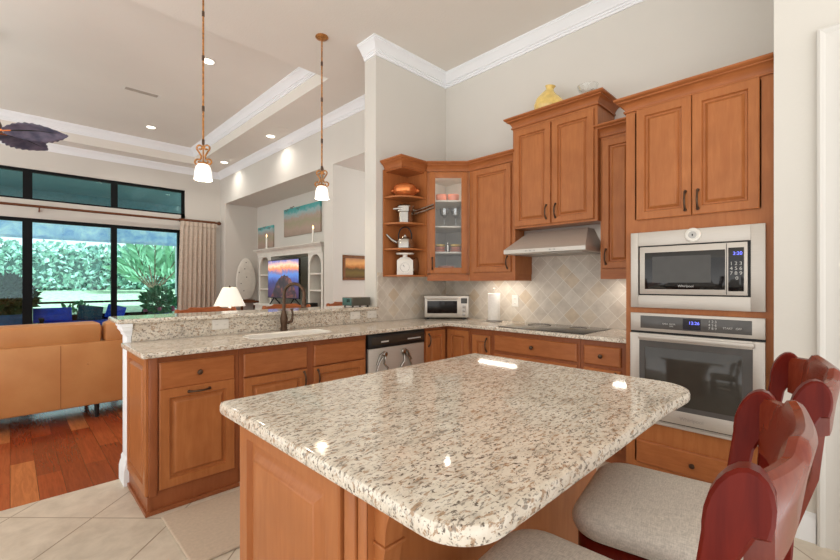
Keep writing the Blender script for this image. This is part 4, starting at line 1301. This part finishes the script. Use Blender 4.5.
# ------------------------------------------------------------------ sofa
t = thing('sofa', 'tan leather sofa seen from behind, at the left beyond the peninsula', 'sofa', (0, 5.4, 0))
sx0, sx1, sy = -1.7, 1.22, 5.02
MB().box(sx0, sy, .13, sx1, sy+.20, .735, .025).build('back_panel', 'leather', t)
MB().box(sx0, sy+.2, .13, sx1, sy+.92, .34, .03).build('base', 'leather', t)
for x0 in (sx0, sx1-.20): MB().box(x0, sy+.02, .13, x0+.20, sy+.95, .60, .04).build('arm', 'leather', t)
xs = [sx0+.02, -.78, .68, sx1+.26]
xs = [sx0+.02, -.72, .645, sx1]
for a, c_ in zip(xs[:-1], xs[1:]):
    MB().box(a+.006, sy+.015, .70, c_-.006, sy+.27, .918, .055).build('back_cushion', 'leather', t)
    MB().box(a+.01, sy+.27, .34, c_-.01, sy+.90, .48, .04).build('seat_cushion', 'leather', t)
sm = MB()
for x in (-1.0, -.14, .33, .80): sm.box(x-.002, sy-.003, .15, x+.002, sy+.004, .72)
sm.build('seam', plain('leather_seam', (150, 92, 52), .6), t)
MB().lathe([(.012, 0), (.010, .006), (.002, .009)], (.53, sy, .53), 12, NY).build('button', 'leather', t)
for x in (sx0+.12, .60, sx1-.12):
    for y in (sy+.06, sy+.82):
        MB().lathe([(.016, 0), (.022, .13)], (x, y, 0), 12).build('leg', 'black', t)

# ------------------------------------------------------------------ lamp on its table
t = thing('end_table', 'small wooden end table under the white table lamp', 'table', (2.0, 5.75, 0))
MB().box(1.75, 5.5, .52, 2.25, 6.0, .56, .006).build('tabletop', 'rodwood', t)
for x in (1.78, 2.18):
    for y in (5.53, 5.93): MB().box(x, y, 0, x+.04, y+.04, .52).build('leg', 'rodwood', t)
t = thing('table_lamp', 'table lamp with white tapered shade beyond the bar', 'lamp', (2.08, 5.72, .56))
MB().lathe([(.09, 0), (.09, .02), (.03, .04), (.06, .14), (.07, .22), (.03, .32), (.012, .36), (.012, .44)], (2.08, 5.72, .56), 24).build('base', 'ceramic', t)
MB().lathe([(.195, 0), (.085, .245), (.082, .245), (.192, 0)], (2.08, 5.72, .99), 32, cap=False).build('lamp_shade', 'tshade', t)
MB().lathe([(.006, .44), (.006, .66), (.012, .67), (.01, .69), (.002, .70)], (2.08, 5.72, .56), 10).build('finial', 'bronze', t)
lamp('table_bulb', 'POINT', (2.08, 5.72, 1.08), 6, (1, .85, .65), t, .04)

# ------------------------------------------------------------------ television hutch in the niche
HX = 3.46      # hutch front
hy1, hy0 = 8.04, 5.70
t = thing('media_hutch', 'white painted media hutch with arched side shelves in the niche', 'hutch', (3.7, 7.1, 0))
b = MB()
bt = 3.95
b.box(HX-.06, hy0, .06, bt, hy1, .86, .006).box(HX-.085, hy0-.02, .86, bt, hy1+.02, .90, .006).box(HX-.04, hy0+.02, 0, bt, hy1-.02, .06)
b.build('base_cabinet', 'hutch', t)
for k in range(4):
    wd = (hy1-hy0)/4
    MB().panel((HX-.06, hy1-.03-k*wd, .12), -UY, UZ, NX, wd-.06, .68, [(0, 0), (0, .012), (.004, .016), (.06, .016), (.07, .008)]).build('door', 'hutch', t)
MB().box(bt-.02, hy0, .90, bt, hy1, 1.85).build('back_panel', 'hutchback', t)
def tower(y1, y0):
    mb = MB()
    mb.box(HX+.02, y1-.05, .90, bt-.02, y1, 1.78).box(HX+.02, y0, .90, bt-.02, y0+.05, 1.78)
    # arched head
    c = (y0+y1)/2; r = (y1-y0)/2-.05
    pts = [(y1-.05, 1.58), (y1-.05, 1.78), (y0+.05, 1.78), (y0+.05, 1.58)]
    for k in range(0, 11):
        a = k*PI/10
        pts.append((c-r*math.cos(a), 1.58+r*math.sin(a)))
    mb.extr([(HX+.02, y, z) for y, z in pts[:4]+pts[5:-1]], (.03, 0, 0))
    mb.build('side_tower', 'hutch', t)
    for z in (1.16, 1.43): MB().box(HX+.03, y0+.05, z, bt-.02, y1-.05, z+.025).build('shelf', 'hutch', t)
tower(hy1, hy1-.52); tower(hy0+.45, hy0)
b = MB().box(HX, hy0, 1.78, bt, hy1, 1.86)
b.sweep([(bt, hy1), (HX, hy1), (HX, hy0), (bt, hy0)], ccrown(1.93, 1.1))
b.box(HX, hy0, 1.86, bt, hy1, 1.926)
b.build('cornice', 'hutch', t)
# things on the hutch shelves
def tpix(y): return y
tag(MB().lathe([(.05, 0), (.07, .06), (.06, .13), (.03, .17), (.04, .20)], (HX+.2, hy0+.23, .905), 18).build('vase', plain('amber_vase', (150, 92, 54), .3)), 'brown pot at the foot of the right hutch tower', 'vase')
tag(MB().lathe([(.04, 0), (.05, .01), (.02, .06), (.05, .14), (.03, .18), (.002, .22)], (HX+.2, hy0+.23, 1.186), 16).build('figurine', 'ceramic'), 'white figurine on the middle shelf of the right hutch tower', 'figurine')
tag(MB().lathe([(.04, 0), (.06, .05), (.05, .12), (.02, .2), (.03, .26)], (HX+.2, hy0+.2, 1.456), 16).build('vase', 'ceramic'), 'slim white vase under the arch of the right hutch tower', 'vase')
# television
tvm = zramp('television_picture', 2, .12, .79, [(0, (50, 44, 84)), (.22, (80, 58, 100)), (.38, (60, 60, 120)), (.5, (84, 100, 180)), (.6, (96, 140, 214)), (.68, (130, 120, 170)), (.76, (240, 150, 100)), (.86, (252, 210, 180)), (1, (120, 120, 190))], 4, .35, .3, .6)
t = thing('television', 'flat television showing a sunset over dark rocks', 'television', (3.42, 7.15, .905))
ty0, ty1, tz0, tz1 = 6.36, 7.53, 1.02, 1.71
MB().box(3.43, ty0, tz0, 3.46, ty1, tz1, .004).build('case', 'black', t)
scn = MB().box(3.428, ty0+.015, tz0+.015, 3.431, ty1-.015, tz1-.015)
scn.build('screen', tvm, t)
# dark rock shape on the picture
rk = []
for k in range(15):
    f = k/14; rk.append((7.25-f*.75, 1.20+.24*math.sin(PI*min(1, f*1.0))**.7*(1 if k % 2 else .90)))
MB().extr([(3.427, 7.40, tz0+.02)]+[(3.427, y, z) for y, z in rk]+[(3.427, 6.42, tz0+.02)], (.0008, 0, 0)).build('picture_rock', mottled('picture_rocks', [(20, 16, 34), (70, 44, 60), (196, 112, 90)], 7, .3, emit=(50, 32, 44), es=.6), t)
for y in (6.55, 7.3):
    MB().tube([(3.445, y, tz0+.01), (3.40, y+.08, .905), ], .012, 8).tube([(3.445, y, tz0+.01), (3.52, y-.08, .912)], .012, 8).build('foot', 'black', t)
tag(MB().box(3.42, 5.98, .901, 3.56, 6.12, .97, .006).build('speaker_box', 'black'), 'small black box on the hutch right of the television', 'speaker')
# candles
for y, lb in ((7.90, 'white candle at the left end of the hutch top'), (6.15, 'white candle at the right end of the hutch top')):
    t = thing('candle', lb, 'candle', (3.57, y, 1.927))
    MB().lathe([(.05, 0), (.05, .01), (.02, .02), (.018, .04), (.03, .045), (.03, .055)], (3.57, y, 1.927), 14).build('holder', 'ceramic', t)
    MB().lathe([(.016, 0), (.016, .20), (.004, .205)], (3.57, y, 1.98), 12).build('wax', 'ceramic', t)
    MB().lathe([(.003, 0), (.012, .02), (.008, .045), (.001, .065)], (3.57, y, 2.185), 10).build('flame', 'flame', t)
# paintings
def picture(label, X, y1, y0, z0, z1, mat, frame=None):
    t = thing('painting', label, 'painting', (X, (y0+y1)/2, (z0+z1)/2))
    zm = (z0+z1)/2
    c = MB().box(X-.035, y0, z0, X, y1, z1, .002)
    c.build('canvas', mat, t)
    return t
pm = lambda n, lo, hi: zramp(n, 2, lo, hi, [(0, (158, 140, 126)), (.25, (178, 156, 142)), (.45, (164, 158, 132)), (.6, (180, 160, 148)), (.68, (168, 178, 176)), (.76, (160, 190, 192)), (.84, (98, 176, 176)), (1, (70, 166, 164))], 9, .4)
p1 = picture('large beach dune painting with turquoise sky above the hutch', 3.998, 7.97, 6.58, 2.22, 2.768, pm('dune_painting', -.3, .3))
p2 = picture('small narrow beach painting at the left above the hutch', 3.998, 9.21, 8.47, 2.057, 2.52, pm('dune_painting_small', -.29, .29))
# bird silhouettes on the paintings
def gulls(p, X, pts):
    b = MB()
    for y, z, s in pts:
        b.tube([(X, y+s, z+s*.2), (X, y+s*.5, z+s*.5), (X, y, z), (X, y-s*.5, z+s*.55), (X, y-s, z+s*.25)], .006, 5)
    b.build('painted_birds', 'ventd', p)
gulls(p1, 3.962, ((7.85, 2.72, .08), (7.62, 2.75, .09), (7.38, 2.71, .08)))
gulls(p2, 3.962, ((9.08, 2.46, .07), (8.88, 2.48, .08), (8.64, 2.45, .07)))
# landscape picture on the hall wall
lm = zramp('sunset_landscape', 2, -.16, .17, [(0, (96, 66, 34)), (.25, (120, 100, 46)), (.42, (96, 76, 40)), (.52, (190, 120, 60)), (.68, (228, 170, 104)), (.85, (206, 150, 100)), (1, (150, 120, 96))], 9, .3)
t = thing('painting', 'framed orange sunset landscape hanging on the hall wall', 'painting', (3.9, 5.15, 1.52))
MB().box(3.50, 5.135, 1.36, 4.25, 5.148, 1.68).build('canvas', lm, t)
for o in t.children:
    for v in o.data.vertices: v.co.z -= 0
b = MB()
for x0, x1, z0_, z1_ in ((3.465, 4.29, 1.665, 1.705), (3.465, 4.29, 1.335, 1.375), (3.465, 3.505, 1.375, 1.665), (4.25, 4.29, 1.375, 1.665)):
    b.box(x0, 5.115, z0_, x1, 5.149, z1_, .006)
b.build('frame', wood('carved_frame', (104, 62, 30), (140, 90, 48)), t)
# white surfboard like ornament
t = thing('wall_ornament', 'tall white oval ornament standing left of the hutch', 'ornament', (3.58, 8.98, .9))
pts = []
for k in range(32):
    a = 2*PI*k/32
    pts.append((3.70+.21*math.cos(a)*(1-.15*math.sin(a)), 1.385+.455*math.sin(a)))
b = MB()
R = [[(3.70+(x-3.70)*s, y, 1.385+(z-1.385)*s) for x, z in pts] for s, y in ((.9, 9.25), (1, 9.235), (1, 9.22), (.92, 9.208))]
b.rings(R); b.build('board', 'hutch', t)
b = MB()
for x, z in ((3.55, 1.52), (3.67, 1.6), (3.71, 1.42), (3.59, 1.28), (3.65, 1.12), (3.70, 1.74)): b.ball((x, 9.208, z), .012, 1, .3, 1, 8)
b.build('spots', 'ventd', t)
MB().box(3.50, 9.1, .90, 3.85, 9.3, .925).build('foot', 'rodwood', t)
t = thing('console_table', 'narrow dark console table under the white oval ornament', 'table', (3.55, 8.95, 0))
MB().box(3.42, 9.0, .865, 3.95, 9.32, .90, .004).build('tabletop', 'rodwood', t)
for x in (3.44, 3.89):
    for y in (8.82, 9.25): MB().box(x, y, 0, x+.04, y+.04, .865).build('leg', 'rodwood', t)

# ------------------------------------------------------------------ pendants
def make_pendant(label):
    t = thing('pendant_light', label, 'pendant lamp', (0, 0, 2.105), 'bar pendants')
    B = lambda mb, n, m, p=t: mb.build(n, m, p, world=False)
    top_z = ZC-2.105
    B(MB().lathe([(.06, 0), (.062, -.008), (.05, -.02), (.02, -.03), (.012, -.04)], (0, 0, top_z), 24), 'canopy', 'gold')
    rod = MB().tube([(0, 0, .30), (0, 0, top_z-.03)], .0075, 8)
    B(rod, 'rod', 'gold')
    for z in (.285, .55, .95, 1.3): B(MB().lathe([(.008, 0), (.0105, .004), (.0105, .04), (.008, .044)], (0, 0, z), 10), 'coupling', 'bronze')
    sc = MB()
    sv = Vector((.7127, -.7015, 0))
    def spiral(c, r0, a0, turns, sgn, n=14):
        return [(c[0]+r0*(1-.62*k/n)*math.cos(a0+sgn*turns*2*PI*k/n), c[1]+r0*(1-.62*k/n)*math.sin(a0+sgn*turns*2*PI*k/n)) for k in range(n+1)]
    for sg in (-1, 1):
        up = spiral((.026, .262), .026, -.5, .95, 1)
        lo_ = spiral((.046, .148), .026, 2.3, 1.0, -1)
        mid = [(.012, .205), (.010, .19)]
        path = up[::-1]+[(.032, .225), (.016, .198), (.018, .178)]+lo_
        sc.tube([sv*(sg*a)+UZ*z for a, z in path], .007, 7)
    sc.tube([(0, 0, .13), (0, 0, .30)], .006, 8)
    B(sc, 'scroll', 'gold')
    B(MB().lathe([(.03, .145), (.034, .135), (.03, .125), (.02, .12)], (0, 0, 0), 18), 'cap', 'gold')
    B(MB().lathe([(.02, .135), (.040, .128), (.054, .105), (.061, .07), (.064, .03), (.069, .008), (.065, .008), (.060, .03), (.057, .07), (.048, .105), (.02, .125)], (0, 0, 0), 28), 'glass_shade', 'shade')
    l = lamp('pendant_bulb', 'POINT', (0, 0, -.03), 5, (1, .86, .66), t, .04)
    l.location = (0, 0, .06)
    return t
pd = make_pendant('left hanging bar pendant, in front of the great room windows')
pd.location = (1.09, 3.555, 2.105)
copy_tree(pd, (2.16, 3.555, 2.105), None, 'right hanging bar pendant, nearer the end wall')

# ------------------------------------------------------------------ ceiling fittings
def downlight(label, x, y, z, e=22, group='recessed lights'):
    t = thing('recessed_light', label, 'ceiling light', (x, y, z), group)
    MB().lathe([(.085, 0), (.088, -.004), (.075, -.008), (.066, -.004), (.066, .0)], (x, y, z-.001), 28).build('trim_ring', 'vent', t)
    MB().lathe([(.064, -.004), (.001, -.004)], (x, y, z-.001), 24, cap=False).build('lens', 'lens', t)
    lamp('downlight_lamp', 'AREA', (x, y, z-.02), e, (1, .94, .86), t, .12, spread=2.4)
downlight('recessed light in the tray ceiling near the windows', 1.73, 8.37, ZT, 10)
downlight('recessed light in the tray ceiling behind the left pendant rod', 1.707, 5.39, ZT, 10)
downlight('recessed light over the television niche, farther one', 3.03, 8.62, ZC, 4)
downlight('recessed light over the television niche, nearer one', 3.03, 6.55, ZC, 4)
# round speaker and vents
t = thing('ceiling_speaker', 'round flush speaker in the ceiling over the niche', 'speaker', (3.04, 6.15, ZC))
MB().lathe([(.10, 0), (.102, -.004), (.094, -.006), (.092, -.003), (.001, -.003)], (3.04, 6.15, ZC-.0005), 32).build('grille', 'ceil', t)
t = thing('air_vent', 'white slotted air vent in the tray ceiling', 'vent', (1.32, 6.92, ZT))
vd = Vector((1, 0, 0)); vn = Vector((0, 1, 0))
VX, VY = 1.32, 6.92
MB().box(VX-.235, VY-.07, ZT-.006, VX-.195, VY+.07, ZT-.0005).box(VX+.195, VY-.07, ZT-.006, VX+.235, VY+.07, ZT-.0005).box(VX-.195, VY-.07, ZT-.006, VX+.195, VY-.05, ZT-.0005).box(VX-.195, VY+.05, ZT-.006, VX+.195, VY+.07, ZT-.0005).build('frame', 'vent', t)
MB().box(VX-.195, VY-.05, ZT-.003, VX+.195, VY+.05, ZT-.0005).build('slots', 'vents', t)

# ceiling fan with leaf blades
fm = NT('woven_leaf_blade')
fw = fm.noise(fm.coord((1, 1, 1)), 9, 3)
fm.base(fm.ramp(fw, [(.35, (70, 74, 94)), (.7, (118, 112, 130))])); M['fanleaf'] = fm.set(.5)
FX, FY, FZ = -.17, 6.36, 2.93
t = thing('ceiling_fan', 'ceiling fan with dark leaf shaped blades in the great room', 'fan', (FX, FY, FZ))
MB().tube([(FX, FY, FZ+.12), (FX, FY, ZT-.05)], .014, 10).build('downrod', 'bronze', t)
MB().lathe([(.07, 0), (.075, -.02), (.04, -.06), (.015, -.07)], (FX, FY, ZT), 20).build('canopy', 'bronze', t)
MB().lathe([(.04, .13), (.09, .11), (.11, .06), (.11, .0), (.08, -.04), (.03, -.06), (.002, -.062)], (FX, FY, FZ), 24).build('motor', 'bronze', t)
for k in range(5):
    a = math.radians(-27+72*k)
    d = Vector((math.cos(a), math.sin(a), 0)); n_ = Vector((-d.y, d.x, 0))
    c = Vector((FX, FY, FZ))
    def bl(u, v):
        wd = .14*(math.sin(PI*min(1, u*.93+.07))**.85)*(1+.06*math.sin(u*60))
        s = (v-.5)*2
        return c+d*(.13+.58*u)+n_*(s*wd)+UZ*((-.06*s-.03*abs(s))*wd/.14+.03*math.sin(u*PI))
    bo = MB().grid(bl, 40, 8).build('blade', 'fanleaf', t, recalc=False)
    bo.modifiers.new('thickness', 'SOLIDIFY').thickness = .006
    rb = MB()
    rb.tube([c+d*.08+UZ*.0, c+d*.45+UZ*.028, c+d*.70+UZ*.006], [.012, .008, .004], 7)
    for j in range(11):
        u = .08+j*.08
        for s in (0, 1):
            rb.tube([Vector(bl(u, .5))+UZ*.001, Vector(bl(min(1, u+.10), .5+(.42 if s else -.42)))-UZ*.001], .0055, 5)
    rb.build('rib', 'black', bo)
    MB().tube([c+d*.07, c+d*.2+UZ*.01], [.022, .012], 8).build('blade_arm', 'copper', bo)
for o in S.objects:
    if '_o' in o: del o['_o']
